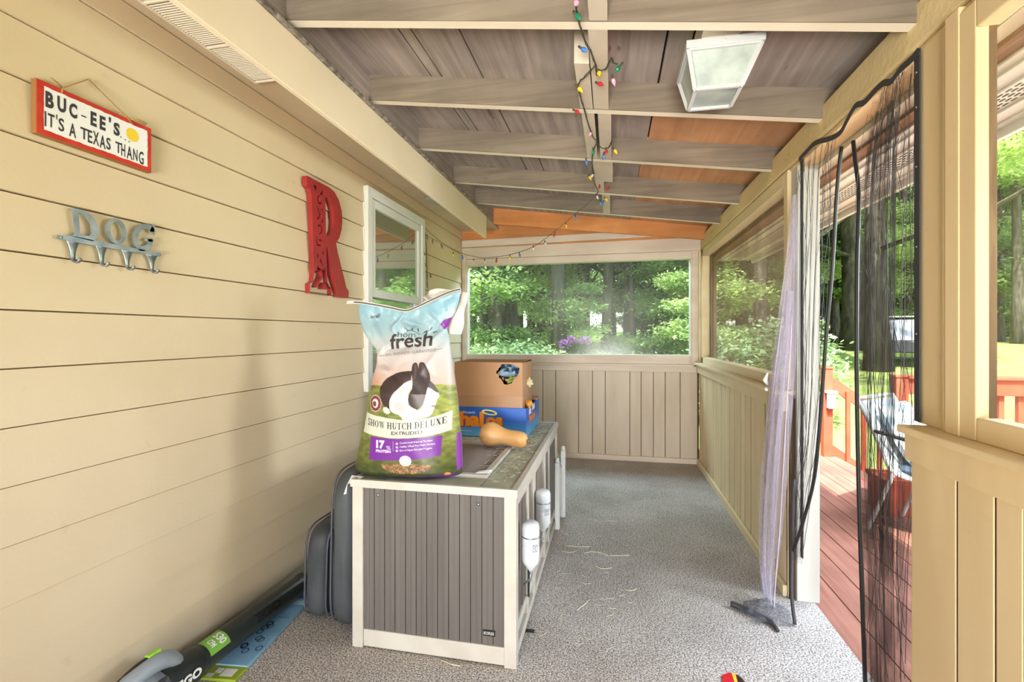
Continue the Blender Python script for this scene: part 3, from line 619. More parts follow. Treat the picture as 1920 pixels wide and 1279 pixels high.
# key rack
WX=Matrix(((0,0,1,0),(1,0,0,0),(0,1,0,0),(0,0,0,1)))
def onwall(x): return Matrix.Translation((x,0,0))@WX
DATA=json.loads('''{"D":[[1.136,1.676],[1.16,1.68],[1.189,1.676],[1.211,1.658],[1.221,1.629],[1.217,1.603],[1.204,1.589],[1.144,1.593],[1.154,1.605],[1.148,1.668]],"Dh":[[1.162,1.669],[1.183,1.662],[1.199,1.64],[1.201,1.615],[1.192,1.602],[1.167,1.605]],"O":[[1.311,1.635],[1.309,1.622],[1.304,1.61],[1.297,1.601],[1.287,1.596],[1.277,1.594],[1.266,1.597],[1.257,1.603],[1.25,1.612],[1.245,1.624],[1.244,1.637],[1.245,1.649],[1.25,1.661],[1.257,1.67],[1.266,1.676],[1.277,1.678],[1.287,1.676],[1.297,1.67],[1.304,1.66],[1.309,1.648]],"Oh":[[1.297,1.635],[1.296,1.625],[1.293,1.617],[1.289,1.61],[1.283,1.606],[1.277,1.605],[1.27,1.607],[1.265,1.612],[1.261,1.619],[1.258,1.628],[1.257,1.637],[1.258,1.646],[1.261,1.655],[1.265,1.661],[1.27,1.665],[1.277,1.667],[1.283,1.665],[1.289,1.66],[1.293,1.653],[1.296,1.645]],"Gp":[[1.402,1.66],[1.397,1.673],[1.378,1.674],[1.356,1.662],[1.342,1.636],[1.344,1.609],[1.36,1.594],[1.384,1.603],[1.394,1.616],[1.394,1.637]],"Gb":[[1.374,1.627],[1.406,1.629]],"hooks":[[[1.129,1.581],[1.166,1.584],[1.152,1.522]],[[1.211,1.582],[1.249,1.584],[1.235,1.519]],[[1.292,1.582],[1.334,1.584],[1.318,1.516]],[[1.377,1.585],[1.423,1.587],[1.406,1.516]]],"R":[[2.257,2.133],[2.374,2.132],[2.463,2.132],[2.512,2.121],[2.557,2.087],[2.589,2.031],[2.595,1.968],[2.586,1.914],[2.563,1.865],[2.529,1.828],[2.546,1.779],[2.58,1.707],[2.621,1.622],[2.64,1.578],[2.667,1.561],[2.664,1.517],[2.555,1.517],[2.523,1.58],[2.479,1.674],[2.442,1.789],[2.434,1.784],[2.434,1.73],[2.438,1.638],[2.445,1.587],[2.463,1.567],[2.482,1.563],[2.482,1.517],[2.28,1.517],[2.28,1.568],[2.31,1.582],[2.317,1.624],[2.315,1.711],[2.31,1.798],[2.301,1.97],[2.294,2.044],[2.282,2.072],[2.259,2.081],[2.254,2.101]],"Rh":[[[2.422,2.068],[2.452,2.07],[2.484,2.042],[2.503,2.003],[2.51,1.948],[2.501,1.902],[2.479,1.867],[2.447,1.855],[2.428,1.856]],[[2.31,2.101],[2.346,2.103],[2.33,2.074]],[[2.403,2.104],[2.393,2.063],[2.372,2.071]],[[2.34,2.001],[2.36,1.985],[2.369,1.955],[2.352,1.971]],[[2.382,1.991],[2.397,1.995],[2.397,1.975]],[[2.399,1.942],[2.401,1.914],[2.382,1.92]],[[2.404,1.77],[2.389,1.744],[2.407,1.74]],[[2.349,1.743],[2.361,1.73],[2.347,1.709]],[[2.354,1.685],[2.362,1.662],[2.347,1.659]],[[2.415,1.587],[2.452,1.551],[2.393,1.549]],[[2.382,1.689],[2.411,1.674],[2.408,1.652]]],"Rs":[[[2.366,2.06],[2.352,2.043],[2.354,2.025],[2.367,2.016],[2.384,2.024],[2.386,2.039]],[[2.346,1.927],[2.362,1.938],[2.372,1.965]],[[2.352,1.887],[2.372,1.898],[2.387,1.887],[2.387,1.866],[2.366,1.847]],[[2.346,1.831],[2.344,1.807],[2.354,1.785],[2.386,1.789]],[[2.364,1.814],[2.388,1.817]],[[2.378,1.715],[2.38,1.697],[2.395,1.681]],[[2.364,1.638],[2.382,1.645],[2.392,1.627],[2.384,1.605],[2.364,1.585],[2.34,1.553]]],"BULB":[["pink",-0.102,1.469,2.314],["green",-0.109,1.529,2.315],["blue",-0.102,1.713,2.314],["yellow",-0.046,1.866,2.306],["red",-0.05,1.949,2.306],["green",0.031,1.822,2.295],["pink",0.006,1.91,2.299],["yellow",-0.133,1.988,2.318],["red",-0.16,2.202,2.321],["pink",-0.102,2.443,2.314],["green",-0.098,2.678,2.313],["blue",-0.144,2.844,2.319],["blue",-0.041,2.733,2.305],["yellow",0.017,2.645,2.297],["red",-0.026,2.659,2.303],["yellow",-0.138,3.123,2.318],["clear",-0.113,3.086,2.315],["red",-0.078,3.324,2.31],["red",-0.021,3.346,2.303],["yellow",-0.042,3.615,2.305],["teal",-0.08,3.728,2.311],["blue",-0.06,3.722,2.308],["clear",-0.103,3.562,2.314]],"BULBD":[["blue",-0.26,3.592,2.169],["yellow",-0.333,3.611,2.117],["red",-0.42,3.633,2.057],["clear",-0.496,3.652,1.995],["clear",-0.591,3.676,1.965],["blue",-0.706,3.706,1.924],["yellow",-0.787,3.727,1.905],["red",-0.903,3.756,1.892],["clear",-1.008,3.783,1.891],["clear",-1.11,3.809,1.898],["blue",-1.215,3.836,1.94],["lime",-1.302,3.858,1.969],["dark",-1.416,3.887,2.05],["dark",-1.507,3.91,2.095],["dark",-1.561,3.924,2.141]],"BULBE":[["dark",-1.58,3.886,1.992],["dark",-1.58,3.91,1.899],["dark",-1.58,4.034,1.822]],"wireA":[[-0.09,1.385,2.317],[-0.108,1.511,2.319],[-0.103,1.59,2.319],[-0.089,1.687,2.317],[-0.075,1.741,2.315],[-0.059,1.834,2.313],[-0.057,1.903,2.312]],"wireA2":[[-0.048,1.871,2.311],[-0.02,1.855,2.307],[0.0,1.782,2.305],[0.008,1.817,2.304],[0.023,1.824,2.302]],"wireB":[[-0.059,1.834,2.313],[-0.094,1.905,2.318],[-0.133,1.981,2.323],[-0.132,2.08,2.323],[-0.121,2.204,2.321],[-0.106,2.404,2.319],[-0.092,2.521,2.317],[-0.077,2.576,2.315],[-0.108,2.782,2.319],[-0.113,3.091,2.32],[-0.11,3.312,2.32],[-0.093,3.469,2.317],[-0.103,3.552,2.319]],"wireC":[[-0.077,2.576,2.315],[-0.051,2.661,2.312],[-0.017,2.648,2.307],[0.005,2.536,2.304]],"wireD":[[-0.103,3.552,2.319],[-0.177,3.571,2.25],[-0.264,3.593,2.189],[-0.37,3.62,2.113],[-0.509,3.656,2.02],[-0.613,3.682,1.967],[-0.701,3.705,1.945],[-0.815,3.734,1.924],[-0.932,3.763,1.92],[-1.027,3.788,1.922],[-1.15,3.819,1.949],[-1.24,3.842,1.982],[-1.353,3.871,2.041],[-1.459,3.898,2.113],[-1.55,3.921,2.191],[-1.605,3.935,2.247]],"wireE":[[-1.585,3.886,2.235],[-1.585,3.934,2.163],[-1.585,3.959,2.028],[-1.585,3.971,1.889],[-1.585,3.984,1.703]]}''')
rk=empty('leash_rack',(-1.59,1.27,1.60),'galvanized metal rack spelling a pet word with four curled hooks','hook rack')
b=MB(); b.join(curve_mesh([DATA['D'],DATA['Dh']],0.0025),onwall(-1.588)); sub(rk,b,'letter',M['steel'])
b=MB(); b.join(curve_mesh([DATA['O'],DATA['Oh']],0.0025),onwall(-1.588)); sub(rk,b,'letter',M['steel'])
b=MB(); b.join(curve_mesh([stroke(smooth_path([tuple(p) for p in DATA['Gp']],4),0.017)],0.0025),onwall(-1.588)); b.join(curve_mesh([stroke([tuple(p) for p in DATA['Gb']],0.009)],0.0025),onwall(-1.588)); b.join(curve_mesh([[(1.392,1.662),(1.412,1.650),(1.412,1.690),(1.402,1.682)]],0.0025),onwall(-1.588)); sub(rk,b,'letter',M['steel'])
b=MB(); b.join(curve_mesh([[(1.108,1.579),(1.130,1.579),(1.13,1.577),(1.43,1.577),(1.436,1.583),(1.43,1.590),(1.145,1.594),(1.128,1.591),(1.108,1.591)]],0.0025),onwall(-1.588))
for y in (1.115,1.43): b.lathe([(0.0035,0),(0.0035,0.003),(0.001,0.004)],Matrix.Translation((-1.586,y,1.584))@Matrix.Rotation(PI/2,4,'Y'),10)
sub(rk,b,'mounting_bar',M['steel'])
for (a,c_,t_) in DATA['hooks']:
    b=MB(); y0,y1=a[0],c_[0]; ym=t_[0]-0.004
    path=[]
    for k in range(14):
        u=k/13
        if u<0.55: q_=1-(1-u/0.55)**2.0; p=(-1.588, y0*(1-q_)+(ym-0.006)*q_, y1*(1-q_)+(ym+0.006)*q_, 1.580-0.050*u/0.55)
        else:
            an=(u-0.55)/0.45*PI*0.95; w=0.006-0.002*(u-0.55)/0.45
            p=(-1.588+0.014*(1-math.cos(an)), ym-w, ym+w, 1.530-0.016*math.sin(an))
        path.append(p)
    for s_ in (0,1):
        pass
    vs=[]
    for (x,a_,b_,z) in path: vs += [(x,a_,z),(x,b_,z)]
    n=len(path)
    fs=[(2*i,2*i+1,2*i+3,2*i+2) for i in range(n-1)]
    b.add(vs,fs,0,True)
    o=sub(rk,b,'hook',M['steel']); so_=o.modifiers.new('s','SOLIDIFY'); so_.thickness=0.004; so_.offset=0
# red letter R
def redmat():
    return paint('red_enamel',(168,48,52),(152,42,46),rough=0.35,scale=(8,8,8),spec=0.5)
M['letter_red']=redmat()
holes=[DATA['R']]+DATA['Rh']+[stroke(smooth_path([tuple(p) for p in s_],4),0.0115,True) for s_ in DATA['Rs']]
b=MB(); b.join(curve_mesh(holes,0.0145),onwall(-1.5825))
o=b.build('letter_plaque',M['letter_red']); tag(o,'large red wooden letter R with scroll cut-outs on the siding','wall letter')
# string lights
st=empty('string_lights',(-0.10,2.2,2.30),'string of coloured bulbs along the rafter blocking and sagging to the house window','string lights')
b=MB()
def jig(p,a=0.003):
    q=smooth_path(p,5); return [(x+random.uniform(-a,a)*.5,y+random.uniform(-a,a),z+random.uniform(-a,a)*.5) for x,y,z in q]
for kx in ('wireA','wireA2','wireB','wireC','wireD','wireE'):
    p=DATA[kx]; 
    b.tube(jig([tuple(x) for x in p]),0.0022,5)
    if kx!='wireD': b.tube(jig([(x[0]+.003,x[1]+.002,x[2]) for x in p]),0.0018,5)
sub(st,b,'cord',M['wire_green'])
def bulb(nm,x,y,z,ln=0.030,tilt=None):
    tilt=tilt or (random.uniform(-0.8,0.8),random.uniform(-0.8,0.8))
    T=Matrix.Translation((x,y,z))@Matrix.Rotation(tilt[0],4,'X')@Matrix.Rotation(PI+tilt[1],4,'Y')
    g=MB(); g.lathe([(0.0015,-0.002),(0.0065,0.002),(0.0088,0.008),(0.0078,0.015),(0.0048,0.022),(0.0014,0.029),(0.0003,0.031)],T,12)
    o=sub(st,g,'bulb',M['b_'+nm])
    k=MB(); k.lathe([(0.0042,-0.016),(0.0045,0.001)],T,8); sub(o,k,'bulb_socket',M['wire_green'])
for nm,x,y,z in DATA['BULB']: bulb(nm,x,y,z-0.004)
for nm,x,y,z in DATA['BULBD']: bulb(nm,x,y,z+0.004,tilt=(random.uniform(-.25,.25),random.uniform(-.3,.3)))
for nm,x,y,z in DATA['BULBE']: bulb(nm,x+0.006,y,z,tilt=(random.uniform(.5,1.0),0.1))
# ceiling light
cl=empty('ceiling_light',(0.37,1.83,2.30),'white square lantern light with frosted panes mounted between the rafters','ceiling light')
X0,X1,Y0,Y1=0.248,0.495,1.70,1.945; a0,a1,c0,c1=0.285,0.432,1.752,1.905; ZT,ZB=2.262,2.145
b=MB().box(X0,X1,Y0,Y1,ZT,ZT+0.026); b.lathe([(0.006,0),(0.004,0.003)],Matrix.Translation((0.37,Y0,ZT+.013))@Matrix.Rotation(PI/2,4,'X'),10)
M['lamp_white']=flat('lamp_white',(200,202,204),.4); sub(cl,b,'canopy_plate',M['lamp_white'],bevel=0.003)
tp=[(X0+.01,Y0+.01,ZT),(X1-.01,Y0+.01,ZT),(X1-.01,Y1-.01,ZT),(X0+.01,Y1-.01,ZT)]; bt=[(a0,c0,ZB),(a1,c0,ZB),(a1,c1,ZB),(a0,c1,ZB)]
b=MB()
for i in range(4):
    b.beam(tp[i],bt[i],0.014,0.014); b.beam(bt[i],bt[(i+1)%4],0.013,0.013); b.beam(tp[i],tp[(i+1)%4],0.012,0.014)
sub(cl,b,'cage_frame',M['lamp_white'],bevel=0.001)
M['frost']=paint('frosted_glass',(186,194,190),(138,148,148),rough=0.3,scale=(10,10,10),spec=0.5)
for i in range(4):
    b=MB(); j=(i+1)%4; b.add([tp[i],tp[j],bt[j],bt[i]],[(0,1,2,3)]); sub(cl,b,'frosted_pane',M['frost'])
b=MB(); b.add([(x,y,z+.002) for x,y,z in bt],[(0,1,2,3)]); sub(cl,b,'frosted_pane',M['frost'])
b=MB().box(0.30,0.42,1.72,2.10,2.29,2.395); b.box(0.298,0.425,1.66,1.72,2.30,2.39)
S(b,'trim_15',M['cream_vinyl'],bevel=0.002)

# ------------------------------------------------------------------ hutch
HX0,HX1,HY0,HY1,HT=-1.055,-0.36,1.82,3.27,0.695
hu=empty('rabbit_hutch',(-0.7,2.55,0),'long white and grey rabbit hutch with green felt roof and wire hatch','hutch')
p=0.048
def hs(mb,nm,mat,**k): return sub(hu,mb,nm,M[mat] if isinstance(mat,str) else mat,**k)
for x,y in ((HX0,HY0),(HX1-p,HY0),(HX0,HY1-p),(HX1-p,HY1-p)): hs(MB().box(x,x+p,y,y+p,0,HT-0.028),'leg_post','hutch_white',bevel=0.003)
hs(MB().box(HX0+p,HX1-p,HY0+.006,HY0+.03,0.005,0.075),'bottom_rail','hutch_white',bevel=0.003)
# front end panel with vertical grooves
b=MB(); x=HX0+p; n=13; w=(HX1-p-x)/n
for i in range(n):
    b.box(x+i*w+0.0015,x+(i+1)*w-0.0015,HY0+.012,HY0+.022,0.07,HT-.03)
    b.box(x+i*w+w*0.5-0.001,x+i*w+w*0.5+0.001,HY0+.0105,HY0+.0125,0.07,HT-.03)
b.box(x,HX1-p,HY0+.0225,HY0+.03,0.07,HT-.03)
pn=hs(b,'end_panel','hutch_gray')
for xx in (HX0+0.11,HX1-0.155):
    hs(MB().lathe([(0.0075,0),(0.006,0.003)],Matrix.Translation((xx,HY0+.012,HT-0.062 if xx<-0.8 else HT-.07))@Matrix.Rotation(PI/2,4,'X'),14),'screw_cap','steel')
bd=MB().box(HX1-0.135,HX1-0.085,HY0+.007,HY0+.0105,0.112,0.135); bo=hs(bd,'name_badge','black',bevel=0.001)
t=MB(); put_text(t,'ECOFLEX',(HX1-.131,HY0+.0066,0.118),(1,0,0),(0,0,1),0.042,0.011,bold=0.01); sub(bo,t,'badge_lettering',M['white_ink'])
# inside walls, back, far end, floor
hs(MB().box(HX0+.004,HX0+.016,HY0+p,HY1-p,0.05,HT-.03),'back_panel','hutch_gray')
hs(MB().box(HX0+p,HX1-p,HY1-.03,HY1-.012,0.05,HT-.03),'far_end_panel','hutch_gray')
hs(MB().box(HX0+.02,HX1-.03,HY0+.035,HY1-.035,0.07,0.085),'floor_tray','inside')
# roof
fx0,fx1,fy0,fy1=-0.93,-0.512,1.955,2.575
b=MB(); zt=HT-.004
for r in ((HX0,fx0,HY0,HY1),(fx1,HX1,HY0,HY1),(fx0,fx1,HY0,fy0),(fx0,fx1,fy1,HY1)): b.box(r[0]+.004,r[1]-(.004 if r[1]==HX1 else 0),r[2]+(.004 if r[2]==HY0 else 0),r[3]-(.004 if r[3]==HY1 else 0),HT-.02,zt)
hs(b,'felt_roof','hutch_top')
b=MB(); e=0.006
b.box(HX0-e,HX1+e,HY0-e,HY0+.012,HT-.03,HT+.002); b.box(HX0-e,HX1+e,HY1-.012,HY1+e,HT-.03,HT+.002); b.box(HX1-.018,HX1+e,HY0+.012,HY1-.012,HT-.03,HT+.002); b.box(HX0-e,HX0+.012,HY0+.012,HY1-.012,HT-.03,HT+.002)
hs(b,'roof_edging','hutch_white',bevel=0.002)
b=MB(); fw=0.026
b.box(fx0,fx1,fy0,fy0+fw,HT-.015,HT+.010); b.box(fx0,fx1,fy1-fw,fy1,HT-.015,HT+.010); b.box(fx0,fx0+fw,fy0+fw,fy1-fw,HT-.015,HT+.010); b.box(fx1-fw,fx1,fy0+fw,fy1-fw,HT-.015,HT+.010)
ht=hs(b,'roof_hatch','hutch_white',bevel=0.002)
b=MB(); k=fx0+fw
while k<fx1-fw: b.tube([(k,fy0+fw,HT-.006),(k,fy1-fw,HT-.006)],0.0017,4); k+=0.0125
k=fy0+fw
while k<fy1-fw: b.tube([(fx0+fw,k,HT-.005),(fx1-fw,k,HT-.005)],0.0017,4); k+=0.0125
sub(ht,b,'hatch_mesh',M['wire'])
# right-hand long side: rails, stiles, mesh doors, grey panels
xs0,xs1=HX1-.03,HX1-.004
b=MB().box(xs0,xs1+.003,HY0+p,HY1-p,HT-.075,HT-.03); b.box(xs0,xs1+.003,HY0+p,HY1-p,0.025,0.06); b.box(xs0,xs1,HY0+p,HY1-p,0.105,0.145)
hs(b,'side_rail','hutch_white',bevel=0.003)
for y0,y1 in ((2.095,2.135),(2.26,2.33),(2.64,2.70),(2.84,2.87)): hs(MB().box(xs0-.001,xs1+.002,y0,y1,0.06,HT-.075),'side_stile','hutch_white',bevel=0.003)
for y0,y1 in ((2.01,2.09),(2.335,2.42),(2.705,2.835),(2.875,3.22)): hs(MB().box(xs0+.006,xs1-.006,y0,y1,0.145,HT-.075),'side_panel','hutch_gray',bevel=0.001)
for y0,y1 in ((HY0+p,2.008),(2.14,2.255),(2.425,2.635)):
    b=MB(); k=y0
    while k<y1: b.tube([(xs0+.015,k,0.14),(xs0+.015,k,HT-.07)],0.001,4); k+=0.0125
    k=0.145
    while k<HT-.07: b.tube([(xs0+.016,y0,k),(xs0+.016,y1,k)],0.001,4); k+=0.0125
    hs(b,'wire_mesh_panel','wire')
hs(MB().box(xs1-.002,xs1+.035,2.06,2.085,0.0,0.0005) .box(xs1+.004,xs1+.010,2.085,2.10,0.14,0.44),'latch_strip','black')
# bottles
def bottle(y,zt,label,flip=1):
    x=-0.322
    t=empty('water_bottle',(x,y,zt-0.2),label,'water bottle')
    T=Matrix.Translation((x,y,0))
    b=MB().lathe([(0.006,zt-.205),(0.012,zt-.195),(0.034,zt-.165),(0.036,zt-.155),(0.0365,zt-.10),(0.035,zt-.098),(0.0365,zt-.095),(0.0365,zt-.022),(0.033,zt-.008),(0.022,zt-.001),(0.004,zt)],T,24)
    sub(t,b,'bottle_body',M['frost_pl'])
    b=MB().tube([(x,y,zt-.205),(x-.002,y,zt-.235),(x-.028,y,zt-.262)],0.004,8); sub(t,b,'drinking_spout',M['steel'])
    b=MB().lathe([(0.037,zt-.062),(0.0378,zt-.060),(0.0378,zt-.058),(0.037,zt-.056)],T,24); sub(t,b,'strap_line',M['steel'])
    q=[]
    b=MB()
    for (u0,u1,v0,v1) in ((-.5,-.42,0,1),(.42,.5,0,1),(-.42,.42,0,.08),(-.42,.42,.92,1),(-.1,.0,.25,.8),(.0,.25,.7,.8),(.0,.2,.25,.33)):
        for k in range(1):
            f=lambda u,v: (x+0.0372*math.cos(-0.9+u*0.55), y+0.0372*math.sin(-0.9+u*0.55), zt-0.112+0.028*v)
            b.add([f(u0,v0),f(u1,v0),f(u1,v1),f(u0,v1)],[(0,1,2,3)])
    sub(t,b,'printed_mark',M['ink'])
    return t
bottle(1.935,0.535,'white water bottle on the hutch side nearest the front corner')
bottle(2.30,0.548,'white water bottle farther along the hutch side, hanging behind the first')
# white folding fence end beyond hutch
t=empty('picket_panel',(-0.34,3.35,0),'white folding picket panel standing on the carpet past the hutch','panel')
for k,(x,y) in enumerate(((-0.352,3.20),(-0.335,3.42))):
    b=MB().box(x-.016,x+.016,y-.02,y+.02,0,0.44 if k==0 else .47); b.lathe([(0.013,0),(0.016,0.012),(0.013,0.026),(0.004,0.032)],Matrix.Translation((x,y,.44 if k==0 else .47)),14)
    sub(t,b,'panel_post',M['white_pl'],bevel=0.003)
b=MB().box(-0.35,-0.338,3.215,3.405,0.06,0.09).box(-0.35,-0.338,3.215,3.405,0.34,0.37)
for k in range(4): b.box(-.349,-.339,3.235+k*.042,3.255+k*.042,0.09,0.34)
sub(t,b,'panel_slats',M['white_pl'],bevel=0.001)
t=empty('feed_bucket',(-0.45,3.45,0),'round white bucket with green rim standing behind the hutch end','bucket')
sub(t,MB().lathe([(0.075,0.0),(0.095,0.36),(0.102,0.37),(0.102,0.38),(0.09,0.38)],Matrix.Translation((-0.455,3.43,0)),24),'bucket_body',M['white_pl'])
sub(t,MB().lathe([(0.10,0.381),(0.104,0.40),(0.09,0.43),(0.04,0.45)],Matrix.Translation((-0.455,3.43,0)),16),'green_lining',paint('green_film',(120,186,110),(220,232,220),rough=.4,scale=(20,20,20)))

# ------------------------------------------------------------------ carton tray, cardboard box, squash
def bluemat():
    m, nt, out = newmat('carton_blue')
    b = nt.nodes.new('ShaderNodeBsdfPrincipled'); nt.links.new(b.outputs[0], out.inputs[0]); b.inputs['Roughness'].default_value=0.45
    tc=nt.nodes.new('ShaderNodeTexCoord'); sx=nt.nodes.new('ShaderNodeSeparateXYZ'); nt.links.new(tc.outputs['Object'],sx.inputs[0])
    mr=nt.nodes.new('ShaderNodeMapRange'); mr.inputs[1].default_value=0.70; mr.inputs[2].default_value=0.80
    nt.links.new(sx.outputs['Z'],mr.inputs[0])
    cr=nt.nodes.new('ShaderNodeValToRGB'); e=cr.color_ramp.elements; e[0].color=lin((96,176,226)); e[1].color=lin((24,92,190)); e[1].position=0.9
    nt.links.new(mr.outputs[0],cr.inputs[0]); nt.links.new(cr.outputs[0],b.inputs['Base Color']); return m
M['blue_box']=bluemat()
bx0,bx1,by0,by1,bz0,bz1=-0.93,-0.482,2.735,3.24,HT,0.868
ft=empty('fruit_carton',(-0.7,2.98,HT),'low blue fruit carton with orange lettering at the far end of the hutch roof','carton')
b=MB(); th=0.004
b.box(bx0,bx1,by0,by0+th,bz0,bz1,0); b.box(bx0,bx0+th,by0+th,by1-th,bz0,bz1,0); b.box(bx1-th,bx1,by0+th,by1-th,bz0,bz1-.004,0); b.box(bx0,bx1,by1-th,by1,bz0,bz1,0)
b.box(bx0+th,bx1-th,by0+th,by1-th,bz0,bz0+th,0)
sub(ft,b,'carton_tray',M['blue_box'],bevel=0.001)
b=MB(); b.box(bx1-.045,bx1+.001,by1-.11,by1-.02,bz1-.006,bz1+.012); sub(ft,b,'corner_post',M['kraft'])
sub(ft,MB().box(bx1+.0004,bx1+.0014,by1-.15,by1-.13,bz1-.07,bz1-.01),'hand_slot',M['black'])
fy=by0-.0008
b=MB(); put_text(b,'hal',(-0.885,fy,0.752),(1,0,0),(0,0,1),0.150,0.088,bold=0.05); put_text(b,'os',(-0.722,fy,0.752),(1,0,0),(0,0,1),0.100,0.060,bold=0.05); sub(ft,b,'orange_lettering',M['orange_txt'])
b=MB(); put_text(b,'hal',(-0.882,fy+.0004,0.747),(1,0,0),(0,0,1),0.154,0.094,bold=0.075); put_text(b,'os',(-0.720,fy+.0004,0.748),(1,0,0),(0,0,1),0.104,0.064,bold=0.07); sub(ft,b,'lettering_shadow',flat('deep_orange',(150,64,24)))
b=MB(); put_text(b,'Wonderful',(-0.862,fy-.0002,0.828),(1,0,0),(0,0,1),0.072,0.014,bold=0.01); sub(ft,b,'white_lettering',M['white_ink']); b=MB(); put_text(b,'sweet seedless mandarins',(-0.90,fy-.0002,0.722),(1,0,0),(0,0,1),0.09,0.008); sub(ft,b,'white_lettering',M['white_ink'])
b=MB(); ring=[]
c0_=(-0.700,0.838)
o_=[(c0_[0]+0.047*math.cos(t_*PI/16)*1.0,c0_[1]+0.016*math.sin(t_*PI/16)-0.006*math.cos(t_*PI/16)) for t_ in range(32)]
i_=[(c0_[0]+0.034*math.cos(t_*PI/16),c0_[1]+0.008*math.sin(t_*PI/16)-0.005*math.cos(t_*PI/16)) for t_ in range(32)]
b.join(curve_mesh([o_,i_]),Matrix(((1,0,0,0),(0,0,-1,fy-.0004),(0,1,0,0),(0,0,0,1)))); sub(ft,b,'yellow_ring',M['halo_y'])
b=MB(); rx=bx1+.0008
put_text(b,'halos',(rx,by0+.10,0.765),(0,1,0),(0,0,1),0.24,0.05,bold=0.05); sub(ft,b,'side_lettering',M['orange_txt'])
b=MB().box(bx1+.0003,bx1+.0012,by0+.10,by0+.17,0.815,0.845).box(bx1+.0003,bx1+.0012,by0+.22,by0+.31,0.825,0.855); sub(ft,b,'white_label',M['white_ink'])
# kraft box standing in the tray
kx0,kx1,ky0,ky1,kz0,kz1=-0.918,-0.505,2.745,3.08,HT+.005,1.132
kb=empty('cardboard_box',(-0.7,2.9,kz0),'brown cardboard box with a torn corner standing in the blue carton','box')
b=MB()
# front face with a ragged hole at its upper right
cx,cz=-0.590,1.078
hole=[]; random.seed(11)
for k in range(26):
    a=2*PI*k/26; r=1+random.uniform(-.12,.12); hole.append((cx+0.068*r*math.cos(a), cz+0.047*r*math.sin(a)-(0.028 if 4.2<a<5.2 else 0)))
Tf=Matrix(((1,0,0,0),(0,0,-1,ky0),(0,1,0,0),(0,0,0,1)))
b.join(curve_mesh([[(kx0,kz0),(kx1,kz0),(kx1,kz1),(kx0,kz1)],hole],0.002),Tf)
b.box(kx0,kx0+.004,ky0+.003,ky1,kz0,kz1); b.box(kx1-.004,kx1,ky0+.003,ky1,kz0,kz1); b.box(kx0,kx1,ky1-.004,ky1,kz0,kz1); b.box(kx0+.004,kx1-.004,ky0+.003,ky1,kz0,kz0+.004)
b.hexa([(kx0,ky0+.003,kz1-.004),(kx1,ky0+.003,kz1-.004),(kx1,ky1,kz1-.004),(kx0,ky1,kz1-.004),(kx0,ky0+.003,kz1),(kx1,ky0+.003,kz1),(kx1,ky1,kz1),(kx0,ky1,kz1)])
sub(kb,b,'carton_walls',M['kraft'])
b=MB().box(kx0+.01,kx1-.004,ky0-.0032,ky0-.0022,0.865,0.935).box(kx1+.0003,kx1+.0013,ky0+.03,ky0+.09,kz0+.1,kz1); sub(kb,b,'packing_tape',M['kraft_tape'])
b=MB()
for k in range(9):
    a=random.uniform(3.2,6.2); x=cx+.06*math.cos(a); z=cz+.045*math.sin(a); 
    b.add([(x,ky0-.003,z),(x+.012,ky0-.003,z+.003),(x+random.uniform(-.004,.012),ky0-.014,z-random.uniform(.004,.016))],[(0,1,2)])
sub(kb,b,'torn_flaps',M['kraft'])
def crumple(c,r,seed,name,mat,label,cat,amp=0.35,freq=22,n=36):
    b=MB(); vs=[];fs=[]
    for i in range(n+1):
        for j in range(2*n):
            th=PI*i/n; ph=PI*j/n
            d=Vector((math.sin(th)*math.cos(ph),math.sin(th)*math.sin(ph),math.cos(th)))
            q=Vector((d.x*r[0],d.y*r[1],d.z*r[2]))
            nn=noise.noise((Vector(c)+q)*freq+Vector((seed,0,0)))
            k=1+amp*(abs(nn)*2-0.5)
            vs.append(Vector(c)+q*k)
    for i in range(n):
        for j in range(2*n):
            fs.append((i*2*n+j,(i+1)*2*n+j,(i+1)*2*n+(j+1)%(2*n),i*2*n+(j+1)%(2*n)))
    b.add(vs,fs,0,False); o=b.build(name,mat); return tag(o,label,cat)
crumple((-0.590,2.79,1.080),(0.064,0.05,0.042),3,'plastic_film',M['blue_bag'],'crumpled blue plastic film poking out of the torn cardboard corner','plastic')
crumple((-0.575,2.765,1.030),(0.022,0.022,0.020),9,'straw_tuft',M['green_bit'],'small green and yellow straw tuft hanging from the torn cardboard hole','straw',0.9,60,16)
crumple((-0.487,2.86,0.875),(0.018,0.035,0.028),5,'mesh_produce_bag',paint('orange_net',(240,180,70),(220,140,40),rough=.5,scale=(40,40,40)),'crumpled orange produce bag tucked between the cardboard box and carton side','bag',0.4,40,20)
crumple((-0.494,2.92,1.00),(0.018,0.02,0.024),8,'hay_tuft',flat('pale_hay',(214,204,166),.9),'pale hay tuft sticking out of the cardboard box right side','hay',0.6,60,16)
# butternut squash
A=Vector((-0.690,2.50,HT+.075)); B=Vector((-0.425,2.455,HT+.048)); d=(B-A).normalized(); L=(B-A).length
q=d.to_track_quat('Z','Y').to_matrix().to_4x4(); T=Matrix.Translation(A)@q
sq=empty('butternut_squash',(-0.55,2.49,HT),'tan butternut squash lying on the hutch roof before the blue carton','squash')
pr=[(0.004,0.0),(0.03,0.004),(0.052,0.02),(0.064,0.045),(0.066,0.065),(0.060,0.09),(0.049,0.115),(0.042,0.14),(0.0405,0.17),(0.042,0.20),(0.044,0.225),(0.042,0.243),(0.034,0.258),(0.018,0.267),(0.004,0.268)]
b=MB().lathe(pr,T,32); o=sub(sq,b,'squash_body',M['squash'],subd=1)
sub(sq,MB().lathe([(0.008,0.264),(0.010,0.274),(0.006,0.280)],T,10),'stem_stub',paint('stem',(150,130,90),(110,92,60),scale=(30,30,30)))
